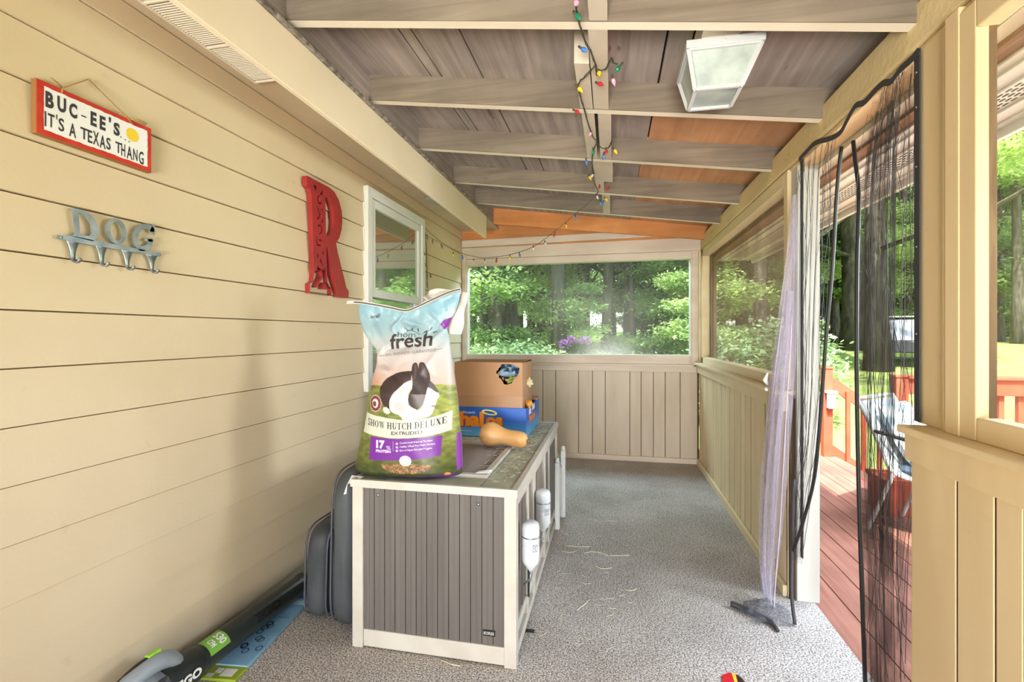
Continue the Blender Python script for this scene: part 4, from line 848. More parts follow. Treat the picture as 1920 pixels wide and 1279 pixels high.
# loose hay on top and on the carpet: uncountable litter
def hay(mb,x,y,z,l,a,w=0.002,cv=0.0):
    dx,dy=math.cos(a),math.sin(a); pts=[]
    for k in range(5):
        t_=k/4-.5; pts.append((x+dx*l*t_-dy*cv*(t_*t_)*l*4, y+dy*l*t_+dx*cv*(t_*t_)*l*4, z+0.002+0.002*math.sin(k*2.1)))
    mb.tube(pts,w/2,4)
random.seed(21)
b=MB()
for k in range(150):
    y=random.uniform(1.9,3.2); x=random.uniform(-0.505,-0.385)
    hay(b,x,y,HT+.0,random.uniform(.01,.045),random.uniform(0,PI),0.0016,random.uniform(-.2,.2))
for k in range(110): hay(b,random.uniform(-0.80,-0.40),random.gauss(2.66,.03),HT,random.uniform(.01,.04),random.uniform(0,PI),0.0014)
for k in range(28): hay(b,random.uniform(-0.6,-0.53),random.uniform(2.0,2.5),HT-.004,random.uniform(.02,.07),random.uniform(0,PI),0.003,random.uniform(-.3,.3))
o=b.build('loose_hay',M['hay'],kind='stuff'); tag(o,'loose hay bits scattered over the green hutch roof and hatch','hay')
b=MB()
for k in range(150):
    y=random.uniform(1.9,4.6); x=-0.33+abs(random.gauss(0,.28)); 
    if x<0.8: hay(b,x,y,0.0,random.uniform(.015,.06),random.uniform(0,PI),0.0022,random.uniform(-.15,.15))
for x,y,l,a in ((-0.13,2.32,.12,1.1),(-0.2,2.95,.15,.1),(-0.08,2.9,.14,-.1),(0.05,2.88,.12,.25),(-0.24,2.86,.1,.3),(-0.05,2.7,.1,-.1),(-0.62,1.80,.09,-.2),(0.1,2.5,.06,.4),(0.0,3.4,.08,0.1)): hay(b,x,y,0,l,a,.0045,random.uniform(-.3,.3))
o=b.build('loose_hay',M['hay'],kind='stuff'); tag(o,'loose hay stalks scattered on the grey carpet along the hutch','hay')
tgl=MB().add([(-1.075,1.815,HT-.02),(-1.02,1.812,HT+.004),(-1.02,1.85,HT+.005),(-1.08,1.86,HT+.004),(-1.10,1.83,HT-.07),(-1.088,1.83,HT-.065)],[(0,1,2,3),(0,3,4,5)]); 
o=tgl.build('paper_scrap',M['white_pl']); o.modifiers.new('s','SOLIDIFY').thickness=.001; tag(o,'torn white paper scrap hanging over the hutch roof front left corner','paper')
o=MB().hexa([(-0.565,1.97,HT+.011),(-0.515,1.985,HT+.011),(-0.505,2.01,HT+.011),(-0.56,1.995,HT+.011),(-0.565,1.97,HT+.013),(-0.515,1.985,HT+.013),(-0.505,2.01,HT+.02),(-0.56,1.995,HT+.015)]).build('paper_scrap',M['white_pl']); tag(o,'small white paper scrap lying on the hatch corner beside the feed bag','paper')
# ------------------------------------------------------------------ feed bag
# artwork space: x 0..1 across the printed face at each height is bent to the bag outline; the artwork is drawn in its own flat units
LP=[(566,672),(585,671),(600,674),(625,682),(645,695),(657,706),(668,709),(690,707),(705,703),(720,700),(780,690),(820,681),(850,674),(875,668),(890,670),(896,680)]
RP=[(566,862),(575,858),(585,856),(597,850),(610,840),(622,835),(640,840),(680,845),(750,854),(800,858),(830,861),(870,863),(890,862),(896,850)]
def interp(T,y):
    if y<=T[0][0]: return T[0][1]
    for (a,b_),(c_,d_) in zip(T[:-1],T[1:]):
        if y<=c_: t=(y-a)/(c_-a); return b_+(d_-b_)*t
    return T[-1][1]
TOPC=[(672,566),(700,570),(730,577),(748,583),(765,586),(785,580),(815,566),(845,552),(862,546)]
ART=[]   # (function(x,y)->bool, colour) painted in order
def inpoly(P):
    xs=np.array([p[0] for p in P],float); ys=np.array([p[1] for p in P],float)
    def f(X,Y):
        ins=np.zeros(X.shape,bool); n=len(P); j=n-1
        for i in range(n):
            c=((ys[i]>Y)!=(ys[j]>Y)) & (X < (xs[j]-xs[i])*(Y-ys[i])/((ys[j]-ys[i])+1e-12)+xs[i]); ins^=c; j=i
        return ins
    return f
def zA(p): return [(640+x*0.1798, 680+y*0.1798) for x,y in p]      # lower artwork
def zB(p): return [(640+x*0.1354, 540+y*0.1354) for x,y in p]      # upper artwork
def zC(p): return [(640+x*0.3128, 520+y*0.3128) for x,y in p]
def art_text(body,x0,x1,base,h,col_,bold=0.0,serif=False,shear=0.0):
    me,(a0,a1,b0,b1)=text_mesh(body,0,bold,shear); tris=[]
    me.calc_loop_triangles()
    bx=base if callable(base) else (lambda x:base)
    hh=h if callable(h) else (lambda x:h)
    V=[]
    for v in me.vertices:
        x=x0+(v.co.x-a0)/(a1-a0)*(x1-x0); V.append((x, bx(x)-(v.co.y-b0)/(b1-b0)*hh(x)))
    for t in me.loop_triangles: tris.append([V[i] for i in t.vertices])
    ART.append(('tris',tris,col_))
def art_poly(P,c_): ART.append(('poly',P,c_))
def art_stroke(p,w,c_): ART.append(('poly',stroke(p,w),c_))
quad=lambda x0,y0,x1,y1,x2,y2:(lambda x: y0*(x-x1)*(x-x2)/((x0-x1)*(x0-x2))+y1*(x-x0)*(x-x2)/((x1-x0)*(x1-x2))+y2*(x-x0)*(x-x1)/((x2-x0)*(x2-x1)))
dk=(70,58,60)
def glyph(ch):
    # serif capitals as overlapping pieces in a unit box; returns polygons and advance width
    B_=lambda x0,x1,y0,y1:[(x0,y0),(x1,y0),(x1,y1),(x0,y1)]
    st=lambda x,w=.2:[B_(x,x+w,0,1),B_(x-.09,x+w+.09,0,.055),B_(x-.09,x+w+.09,.945,1)]
    arc=lambda cx,cy,rx,ry,a0,a1,ti,n=14:[(cx+rx*math.cos(a0+(a1-a0)*k/n),cy+ry*math.sin(a0+(a1-a0)*k/n)) for k in range(n+1)]+[(cx+(rx-ti(a0+(a1-a0)*k/n))*math.cos(a0+(a1-a0)*k/n),cy+(ry-.06)*math.sin(a0+(a1-a0)*k/n)) for k in range(n,-1,-1)]
    tk=lambda a:.06+.15*abs(math.cos(a))
    if ch=='H': return st(.1)+st(.68)+[B_(.25,.75,.47,.54)],1.0
    if ch=='T': return [B_(.34,.54,0,1),B_(.24,.64,0,.055),B_(.02,.86,.94,1),B_(.02,.07,.76,1),B_(.81,.86,.76,1)],.88
    if ch=='L': return st(.1)+[B_(.2,.78,0,.06),B_(.73,.78,0,.25)],.82
    if ch=='E': return st(.1)+[B_(.2,.78,0,.06),B_(.73,.78,0,.25),B_(.2,.74,.94,1),B_(.69,.74,.77,1),B_(.25,.58,.47,.53),B_(.54,.59,.38,.62)],.84
    if ch=='D': return st(.1)+[arc(.42,.5,.46,.5,-PI/2,PI/2,tk),B_(.2,.44,0,.055),B_(.2,.44,.945,1)],.95
    if ch=='O': return [arc(.45,.5,.43,.52,0,2*PI,tk,28)],.92
    if ch=='C': return [arc(.47,.5,.44,.52,.7,2*PI-.7,tk,24),B_(.76,.81,.66,.98)],.86
    if ch=='U': return [B_(.1,.30,.3,1),B_(.01,.39,.945,1),B_(.70,.78,.3,1),B_(.62,.86,.945,1),arc(.44,.32,.34,.34,PI,2*PI,tk,14)],.90
    if ch=='X': return [[(.08,1),(.32,1),(.84,0),(.60,0)],[(.12,0),(.20,0),(.78,1),(.70,1)],B_(.0,.38,.945,1),B_(.60,.88,.945,1),B_(.02,.30,0,.055),B_(.52,.92,0,.055)],.92
    if ch=='W': return [[(.08,1),(.28,1),(.45,0),(.37,0)],[(.40,0),(.46,0),(.66,1),(.58,1)],[(.52,1),(.72,1),(.90,0),(.82,0)],[(.85,0),(.91,0),(1.12,1),(1.05,1)],B_(0,.36,.945,1),B_(.96,1.2,.945,1)],1.2
    if ch=='S': return [stroke(smooth_path([(.62,.80),(.56,.93),(.38,.97),(.20,.90),(.15,.74),(.26,.58),(.46,.46),(.58,.32),(.54,.12),(.36,.03),(.18,.07),(.10,.22)],3),.15),B_(.60,.65,.68,.98),B_(.07,.12,.04,.32)],.72
    return [],.36
def serif_text(body,x0,x1,base,h,c_):
    adv=0; P=[]
    for ch in body:
        g,w=glyph(ch); P+=[[(adv+x,y) for x,y in q] for q in g]; adv+=w+.10
    for q in P: ART.append(('poly',[(x0+x/adv*(x1-x0), base(x0+x/adv*(x1-x0))-y*h) for x,y in q],c_))
# rabbit
art_poly(zA([(810,92),(760,92),(700,100),(650,115),(600,140),(555,170),(520,210),(505,250),(500,290),(508,345),(520,390),(540,430),(565,455),(600,470),(640,460),(720,300),(810,185)]),(70,54,52))
art_poly(zA([(545,460),(580,455),(610,480),(618,515),(590,528),(560,515),(543,490)]),(232,226,222))
art_poly(zA([(812,180),(775,195),(740,215),(712,245),(690,270),(655,305),(630,345),(612,385),(607,430),(612,470),(628,500),(660,520),(700,530),(728,555),(745,585),(775,600),(810,592),(845,595),(870,590),(890,565),(915,562),(960,550),(990,540),(1015,515),(1035,460),(1000,430),(880,480),(800,430),(800,330),(830,250)]),(232,230,230))
art_poly(zA([(640,440),(700,400),(760,420),(790,470),(740,500),(680,490)]),(214,212,212))
art_poly(zA([(965,245),(1005,262),(1045,285),(1068,310),(1073,340),(1058,372),(1045,420),(1030,460),(1000,500),(960,545),(905,535),(900,490),(935,430),(955,350)]),(234,230,230))
art_poly(zA([(985,185),(1025,225),(1060,285),(1072,310),(1045,300),(1000,262),(962,248)]),(110,98,98))
art_poly(zA([(798,50),(803,20),(822,5),(845,12),(858,40),(868,70),(864,35),(868,8),(890,0),(915,8),(938,40),(955,80),(972,120),(985,175),(980,220),(965,270),(960,320),(950,365),(935,415),(905,455),(882,475),(850,462),(820,445),(798,410),(795,370),(810,320),(828,270),(826,200),(815,140),(803,95)]),(74,60,60))
art_poly(zA([(820,30),(840,25),(852,90),(850,170),(835,170),(826,90)]),(96,82,82))
art_poly(zA([(885,20),(915,30),(945,90),(960,150),(930,160),(900,100)]),(96,82,82))
art_poly(zA([(900,335),(915,325),(930,338),(930,355),(915,362),(900,352)]),(120,44,48))
art_poly(zA([(1000,440),(1030,430),(1045,438),(1020,450)]),(170,110,120))
# seal
def circ(cx,cy,r,ry=None,n=32,wob=0,k=12): return [(cx+(r+wob*math.cos(k*t*2*PI/n))*math.cos(2*PI*t/n), cy+((ry or r)+wob*math.cos(k*t*2*PI/n))*math.sin(2*PI*t/n)) for t in range(n)]
art_poly(zA(circ(452,425,73,86,60,3)),(232,210,210)); art_poly(zA(circ(452,425,66,78,60,3)),(136,58,78)); art_poly(zA(circ(452,425,38,48)),(236,226,222)); art_poly(zA(circ(445,430,22,28)),(118,76,56))
# banner, lettering
art_poly(zA([(325,525),(450,548),(600,568),(720,582),(850,582),(980,562),(1080,532),(1172,495),(1172,690),(1080,720),(950,745),(820,762),(700,770),(600,770),(450,755),(298,733)]),(226,226,212))
serif_text('SHOW HUTCH DELUXE',640+358*.1798,640+1140*.1798,quad(640+358*.1798,680+648*.1798,640+700*.1798,680+678*.1798,640+1140*.1798,680+612*.1798),11.8,(34,32,36))
art_text('EXTRUDED',640+628*.1798,640+928*.1798,quad(753,680+735*.1798,780,680+731*.1798,807,680+717*.1798),6.2,(60,58,62),0.02)
art_poly(zA([(405,765),(550,775),(700,775),(850,765),(1000,750),(1100,738),(1088,940),(1000,955),(850,975),(700,988),(550,998),(395,1000)]),(128,48,166))
W=(238,232,244)
art_text('17',640+470*.1798,640+560*.1798,680+880*.1798,14.8,W,0.06); art_text('%',640+578*.1798,640+622*.1798,680+888*.1798,7.0,W,0.0); art_text('PROTEIN',640+468*.1798,640+622*.1798,680+920*.1798,5.0,W,0.04)
art_poly(zA([(644,800),(649,800),(649,922),(644,922)]),(200,170,214))
def star(cx,cy,r): return [(cx+(r if k%2==0 else r*.45)*math.sin(PI*k/5),cy-(r if k%2==0 else r*.45)*math.cos(PI*k/5)) for k in range(10)]
for y_ in (823,860,896): art_poly(zA(star(684,y_,17)),W)
for tx,x1_,ya,yb in (('Complete and Balanced Nutrition',1016,830,797),('Healthy, Whole Plant-Based Formula',1040,868,834),('Easy-to-Digest Extruded Nuggets',1014,905,875)):
    f_=(lambda ya,yb: (lambda x: 680+.1798*(ya+(yb-ya)*((x-640)/.1798-712)/310)))(ya,yb)
    art_text(tx,640+712*.1798,640+x1_*.1798,f_,4.2,W,0.01)
random.seed(2)
for k in range(330):
    a=random.uniform(0,2*PI); r=math.sqrt(random.random()); x=770+235*r*math.cos(a); y=1030+85*r*abs(math.sin(a))+ (10 if r>.5 else 0)
    c_=random.choice([(176,128,84),(150,104,66),(196,150,104),(134,92,58)])
    art_poly(zA(circ(x,y,10,9,7)),c_)
art_poly(zA([(550,1000),(700,990),(850,978),(1000,958),(1040,900),(500,900)]),(128,48,166))
art_poly(zA([(405,765),(550,775),(550,998),(395,1000)]),(128,48,166))
# lettering again over the panel refill
art_text('17',640+470*.1798,640+560*.1798,680+880*.1798,14.8,W,0.06); art_text('%',640+578*.1798,640+622*.1798,680+888*.1798,7.0,W,0.0); art_text('PROTEIN',640+468*.1798,640+622*.1798,680+920*.1798,5.0,W,0.04)
art_text('Easy-to-Digest Extruded Nuggets',640+712*.1798,640+1014*.1798,lambda x: 680+.1798*(905-30*((x-640)/.1798-712)/310),4.2,W,0.01); art_poly(zA(star(684,896,17)),W)
art_poly(zA(circ(765,995,58,53)),(240,240,244)); art_poly(zA(circ(765,995,46,42)),(176,190,190)); art_poly(zA(circ(765,995,40,36)),(236,238,238))
art_poly(zA([(485,1172),(700,1168),(900,1155),(1180,1132),(1215,1150),(1215,1210),(480,1210)]),(108,52,140))
art_text('40 LB  SHOW HUTCH DELUXE  RABBIT FEED',640+570*.1798,640+920*.1798,lambda x:680+1190*.1798-(x-742)*.03,3.0,(200,180,214))
art_poly(zA([(1204,735),(1240,735),(1250,1090),(1215,1120),(1206,1000)]),(150,70,180))
art_poly(zA([(1110,1130),(1140,1115),(1170,1130),(1160,1150),(1120,1150)]),(220,150,80))
# upper lettering
ink=(66,58,60)
art_text('hom',640+810*.1354,640+1050*.1354,540+695*.1354,9.6,(52,74,84),0.0)
art_text('fresh',640+705*.1354,640+1292*.1354,lambda x:540+.1354*(868-55*((x-640)/.1354-705)/590),lambda x:28.5,ink,0.02)
for a_,b_ in (((888,562),(935,605)),((985,570),(1003,600)),((1068,575),(1082,622)),((1268,562),(1238,596)),((1322,615),(1272,635))): art_stroke(zB([a_,b_]),1.7,(52,60,66))
art_stroke(smooth_path(zB([(925,612),(975,600),(1030,618),(1120,658),(1190,610),(1250,605)]),4),1.1,(60,80,90))
art_poly(zB([(1040,660),(1110,660),(1200,625),(1150,700),(1060,700)]),(168,190,202))
art_text('100% FRESHNESS GUARANTEED',640+655*.1354,640+1345*.1354,lambda x:540+.1354*(966-78*((x-640)/.1354-655)/690),5.2,(84,72,78))
art_stroke(zB([(552,960),(645,953)]),.8,(120,100,104)); art_stroke(zB([(1352,868),(1420,853)]),.8,(120,100,110))
for k in range(3): art_stroke(zB([(480,395+k*14),(545,362+k*16)]),1.0,(60,60,64))
art_poly(zB([(410,400),(485,388),(500,425),(412,432)]),(84,90,98))
art_text('USA',640+420*.1354,640+478*.1354,540+425*.1354,2.8,(190,200,205))
art_poly(zB([(1365,520),(1420,450),(1500,420),(1590,330),(1560,400),(1490,500),(1420,590)]),(136,40,160))
art_poly(zB([(1330,440),(1400,350),(1590,310),(1590,330),(1500,420),(1410,450),(1365,515)]),(186,214,232))

def bag():
    NU,NV=340,520
    u=np.linspace(0,1,NU); v=np.linspace(0,1,NV)
    X=np.zeros((NV,NU)); Y=np.zeros((NV,NU))
    for j in range(NV):
        for_x=None
        y0=566+(896-566)*v[j]
        l=interp(LP,y0); r=interp(RP,y0)
        X[j]=l+(r-l)*u; Y[j]=y0
    # the mouth of the bag sags in the middle
    top=np.interp(X,[p[0] for p in TOPC],[p[1] for p in TOPC])
    sag=(top-566); Y=Y+sag*np.exp(-((Y-566)/55.0)**2)
    # ---- colour
    def mixc(a,b_,t): return a*(1-t)[...,None]+b_*t[...,None]
    C=lambda *c_: np.array(c_,float)
    tt=np.clip((Y-566)/70,0,1); base=mixc(C(142,188,208),C(176,198,206),tt)
    tt=np.clip((Y-625)/40,0,1); base=mixc(base,C(216,206,206),tt)
    tt=np.clip((Y-672)/40,0,1); base=mixc(base,C(224,196,186),tt)
    tt=np.clip((Y-695)/30,0,1)*np.clip((745-X)/45,0,1); base=mixc(base,C(222,150,112),tt)
    rng=np.random.RandomState(4)
    hz=726+5*np.sin(X/17)+ (X-760)*(-0.03)
    g=np.clip((Y-hz)/3,0,1)
    nz=np.zeros_like(X)
    for j in range(0,NV): 
        pass
    lowr=rng.rand(NV//6+2,NU//14+2); 
    yy=np.linspace(0,lowr.shape[0]-1.01,NV); xx=np.linspace(0,lowr.shape[1]-1.01,NU)
    yi=yy.astype(int); xi=xx.astype(int); fy_=(yy-yi)[:,None]; fx_=(xx-xi)[None,:]
    nz=(lowr[yi][:,xi]*(1-fy_)*(1-fx_)+lowr[yi+1][:,xi]*fy_*(1-fx_)+lowr[yi][:,xi+1]*(1-fy_)*fx_+lowr[yi+1][:,xi+1]*fy_*fx_)
    nz2=rng.rand(NV,NU)
    field=mixc(C(126,134,66),C(160,166,84),np.clip((X-790)/60,0,1))
    field=mixc(field,C(104,108,52),np.clip((Y-790)/60,0,1)); field=mixc(field,C(70,78,40),np.clip((Y-850)/35,0,1))
    field=field*(0.72+0.4*nz+0.22*nz2)[...,None]
    dark=np.clip((hz+9-Y)/7,0,1)*np.clip((725-X)/20,0,1); field=mixc(field,C(78,62,46),dark*g)
    col_=mixc(base,field,g)
    for it in ART:
        if it[0]=='poly':
            P=it[1]; x0=min(p[0] for p in P)-1; x1=max(p[0] for p in P)+1; y0=min(p[1] for p in P)-1; y1=max(p[1] for p in P)+1
            mk=(X>=x0)&(X<=x1)&(Y>=y0)&(Y<=y1)
            if not mk.any(): continue
            f=inpoly(P)
            acc=np.zeros(mk.sum())
            for dx,dy in ((-.14,-.16),(.14,-.16),(-.14,.16),(.14,.16)): acc+=f(X[mk]+dx,Y[mk]+dy)
            acc/=4
            col_[mk]=col_[mk]*(1-acc)[:,None]+np.array(it[2],float)*acc[:,None]
        else:
            for t in it[1]:
                x0=min(p[0] for p in t)-.3; x1=max(p[0] for p in t)+.3; y0=min(p[1] for p in t)-.3; y1=max(p[1] for p in t)+.3
                # index window
                vj=np.where((Y.max(1)>=y0)&(Y.min(1)<=y1))[0]
                if len(vj)==0: continue
                ja,jb=vj[0],vj[-1]+1
                sub_=(slice(ja,jb),slice(0,NU))
                xs_=X[sub_]; ys_=Y[sub_]
                mk=(xs_>=x0)&(xs_<=x1)&(ys_>=y0)&(ys_<=y1)
                if not mk.any(): continue
                (ax,ay),(bx_,by_),(cx_,cy_)=t
                D=(by_-cy_)*(ax-cx_)+(cx_-bx_)*(ay-cy_)
                if abs(D)<1e-9: continue
                px=xs_[mk];py=ys_[mk]
                w0=((by_-cy_)*(px-cx_)+(cx_-bx_)*(py-cy_))/D; w1=((cy_-ay)*(px-cx_)+(ax-cx_)*(py-cy_))/D; w2=1-w0-w1
                ins=(w0>=-.02)&(w1>=-.02)&(w2>=-.02)
                cc=col_[sub_]; tmp=cc[mk]; tmp[ins]=np.array(it[2],float); cc[mk]=tmp; col_[sub_]=cc
    # ---- shape in metres
    WXm=-1.083+(X-672)*0.00243; WZm=1.44-(Y-566)*0.002258
    U=np.tile(u,(NV,1)); V=np.tile(v[:,None],(1,NU))
    prof=np.sqrt(np.clip(1-np.abs(2*U-1)**2.6,0,1))
    thick=0.012+0.092*np.clip((V-0.10)/0.42,0,1)**1.0
    thick*=1-0.55*np.clip((V-0.955)/0.045,0,1)**2
    pinch=np.exp(-((V-0.36)/0.10)**2)*np.exp(-((U-0.05)/0.25)**2); thick-=0.02*pinch
    D=prof*thick
    fold=np.zeros_like(D)
    def crease(x0,y0,x1,y1,amp,w):
        nonlocal fold
        dx,dy=x1-x0,y1-y0; L=math.hypot(dx,dy); t=((X-x0)*dx+(Y-y0)*dy)/L/L; dd=((X-x0)*dy-(Y-y0)*dx)/L
        fold+=amp*np.exp(-(dd/w)**2)*np.clip(1.2-np.abs(2*t-1),0,1)
    for cr_ in ((735,595,750,640,.008,6),(690,575,735,650,-.008,7),(760,590,735,625,.007,4),(730,650,690,690,.010,5),(700,660,800,650,-.006,6),(706,662,770,720,-.006,5),(700,690,760,700,.006,5),(690,700,740,735,.005,4),(840,640,800,700,.005,6),(850,600,815,640,.010,4),(830,585,810,640,-.008,5),(845,700,860,760,.004,5),(680,780,700,880,.004,8),(700,600,712,640,.006,7),(745,600,800,618,-.010,6),(672,600,700,640,.007,6),(800,575,830,610,.010,6),(690,740,730,760,.004,4)): crease(*cr_)
    up=np.clip(1.15-V*1.6,0.12,1)
    rr=np.zeros_like(D)
    for j in range(0,NV,2):
        for i in range(0,NU,2):
            p=Vector((WXm[j,i]*7,WZm[j,i]*6,1.3)); q=noise.noise(p)*.6+abs(noise.noise(p*2.3))*.5
            rr[j:j+2,i:i+2]=q
    k_=np.ones(5)/5
    for _ in range(2):
        rr=np.apply_along_axis(lambda r_:np.convolve(r_,k_,'same'),1,rr); rr=np.apply_along_axis(lambda r_:np.convolve(r_,k_,'same'),0,rr)
    front=D+ (fold*1.9+rr*0.034*up)*prof
    YC=1.925+0.03*U   # centre plane, turned a little
    YF=YC-front; YBk=YC+D*0.9
    m=bpy.data.meshes.new('feed_bag')
    n=NV*NU
    # lower face sits flat on the hutch roof
    Zf=np.maximum(WZm,HT+.006); Zb=np.maximum(WZm,HT+.006)
    A_=np.stack([WXm,YF,Zf],-1).reshape(-1,3)
    s_=6
    bi=list(range(0,NU,s_)); bi=bi if bi[-1]==NU-1 else bi+[NU-1]
    bj=list(range(0,NV,s_)); bj=bj if bj[-1]==NV-1 else bj+[NV-1]
    Bk=np.stack([WXm,YBk,Zb],-1)[np.ix_(bj,bi)].reshape(-1,3)
    fs=[]
    idx=np.arange(n).reshape(NV,NU)
    F=np.stack([idx[:-1,:-1],idx[1:,:-1],idx[1:,1:],idx[:-1,1:]],-1).reshape(-1,4)
    nb=len(bi); ib=(np.arange(len(Bk)).reshape(len(bj),nb))+n
    F2=np.stack([ib[:-1,:-1],ib[:-1,1:],ib[1:,1:],ib[1:,:-1]],-1).reshape(-1,4)
    # bottom closing strip
    extra=[]
    last=idx[-1]; lb=ib[-1]
    for k in range(nb-1): extra.append((int(last[bi[k]]),int(lb[k]),int(lb[k+1]),int(last[bi[k+1]])))
    m.from_pydata(np.concatenate([A_,Bk]).tolist(),[],F.tolist()+F2.tolist()+extra)
    at=m.color_attributes.new('print','FLOAT_COLOR','POINT')
    c8=np.clip(col_/255.0*.88,0,1).reshape(-1,3); ln=np.where(c8<=0.04045,c8/12.92,((c8+0.055)/1.055)**2.4)
    full=np.ones((n+len(Bk),4)); full[:n,:3]=ln; full[n:,:3]=(0.30,0.20,0.36)
    at.data.foreach_set('color',full.ravel())
    m.polygons.foreach_set('use_smooth',[True]*len(m.polygons)); m.update()
    mt,nt,out=newmat('printed_film'); b=nt.nodes.new('ShaderNodeBsdfPrincipled'); b.inputs['Roughness'].default_value=0.38; b.inputs['Specular IOR Level'].default_value=0.4
    ca=nt.nodes.new('ShaderNodeVertexColor'); ca.layer_name='print'; nt.links.new(ca.outputs[0],b.inputs['Base Color']); nt.links.new(b.outputs[0],out.inputs[0])
    m.materials.append(mt)
    o=bpy.data.objects.new('feed_bag',m); col.objects.link(o)
    tag(o,'tall rabbit feed bag with rabbit picture and purple panel standing on the hutch','feed bag')
    return o
fbag=bag()
# stitched paper closure strip along the mouth and the opened white back flap
def wpt(px,py,y): return (-1.083+(px-672)*0.00243, y, 1.44-(py-566)*0.002258)
b=MB()
P=[(652,567),(673,567),(700,571),(740,579),(765,584),(785,578),(815,564),(845,551),(864,546)]
Ps=smooth_path(P,4)
for (x0,y0),(x1,y1) in zip(Ps[:-1],Ps[1:]):
    b.hexa([wpt(x0,y0+3.2,1.905),wpt(x1,y1+3.2,1.905),wpt(x1,y1+3.2,1.925),wpt(x0,y0+3.2,1.925),wpt(x0,y0-2.8,1.912),wpt(x1,y1-2.8,1.912),wpt(x1,y1-2.8,1.925),wpt(x0,y0-2.8,1.925)])
M['paper_w']=paint('white_paper',(228,222,216),(214,206,200),rough=.6,scale=(9,9,9))
sub(fbag,b,'closure_strip',M['paper_w'])
b=MB()
for (x0,y0),(x1,y1) in zip(Ps[3:-1],Ps[4:]):
    b.hexa([wpt(x0,y0+1.4,1.9035),wpt(x1,y1+1.4,1.9035),wpt(x1,y1+1.4,1.912),wpt(x0,y0+1.4,1.912),wpt(x0,y0-.6,1.9035),wpt(x1,y1-.6,1.9035),wpt(x1,y1-.6,1.912),wpt(x0,y0-.6,1.912)])
sub(fbag,b,'dark_stitch_line',M['tape'])
b=MB()
rows=[]
outline_t=[(748,582),(775,566),(790,545),(812,539),(840,541),(869,548)]
# flap: grid between upper edge and lower edge
upE=smooth_path([(742,584),(770,573),(788,556),(812,545),(840,546),(868,549)],5)
loE=smooth_path([(745,586),(768,586),(800,600),(826,622),(838,628),(858,629)],5)
vs=[];fs=[];n=len(upE);K=8
for i in range(n):
    for k in range(K+1):
        t=k/K; x=upE[i][0]*(1-t)+loE[i][0]*t; y=upE[i][1]*(1-t)+loE[i][1]*t
        if i==n-1 or True: pass
        vs.append(wpt(x,y,1.985+0.05*math.sin(PI*i/(n-1))*(1-t)+.012*math.sin(k*1.3)))
for i in range(n-1):
    for k in range(K): a=i*(K+1)+k; fs.append((a,a+1,a+K+2,a+K+1))
b.add(vs,fs,0,True); o=sub(fbag,b,'open_back_flap',M['paper_w']); o.modifiers.new('s','SOLIDIFY').thickness=.0015
b=MB(); vs=[];fs=[]
upE=smooth_path([(784,541),(800,537),(825,540),(855,545)],5); loE=smooth_path([(782,556),(800,566),(822,556),(845,550)],5); n=len(upE)
for i in range(n):
    for k in range(K+1):
        t=k/K; vs.append(wpt(upE[i][0]*(1-t)+loE[i][0]*t,upE[i][1]*(1-t)+loE[i][1]*t,2.06-0.06*t+.02*math.sin(PI*t)))
for i in range(n-1):
    for k in range(K): a=i*(K+1)+k; fs.append((a,a+1,a+K+2,a+K+1))
b.add(vs,fs,0,True); o=sub(fbag,b,'inner_liner',M['paper_w']); o.modifiers.new('s','SOLIDIFY').thickness=.0015

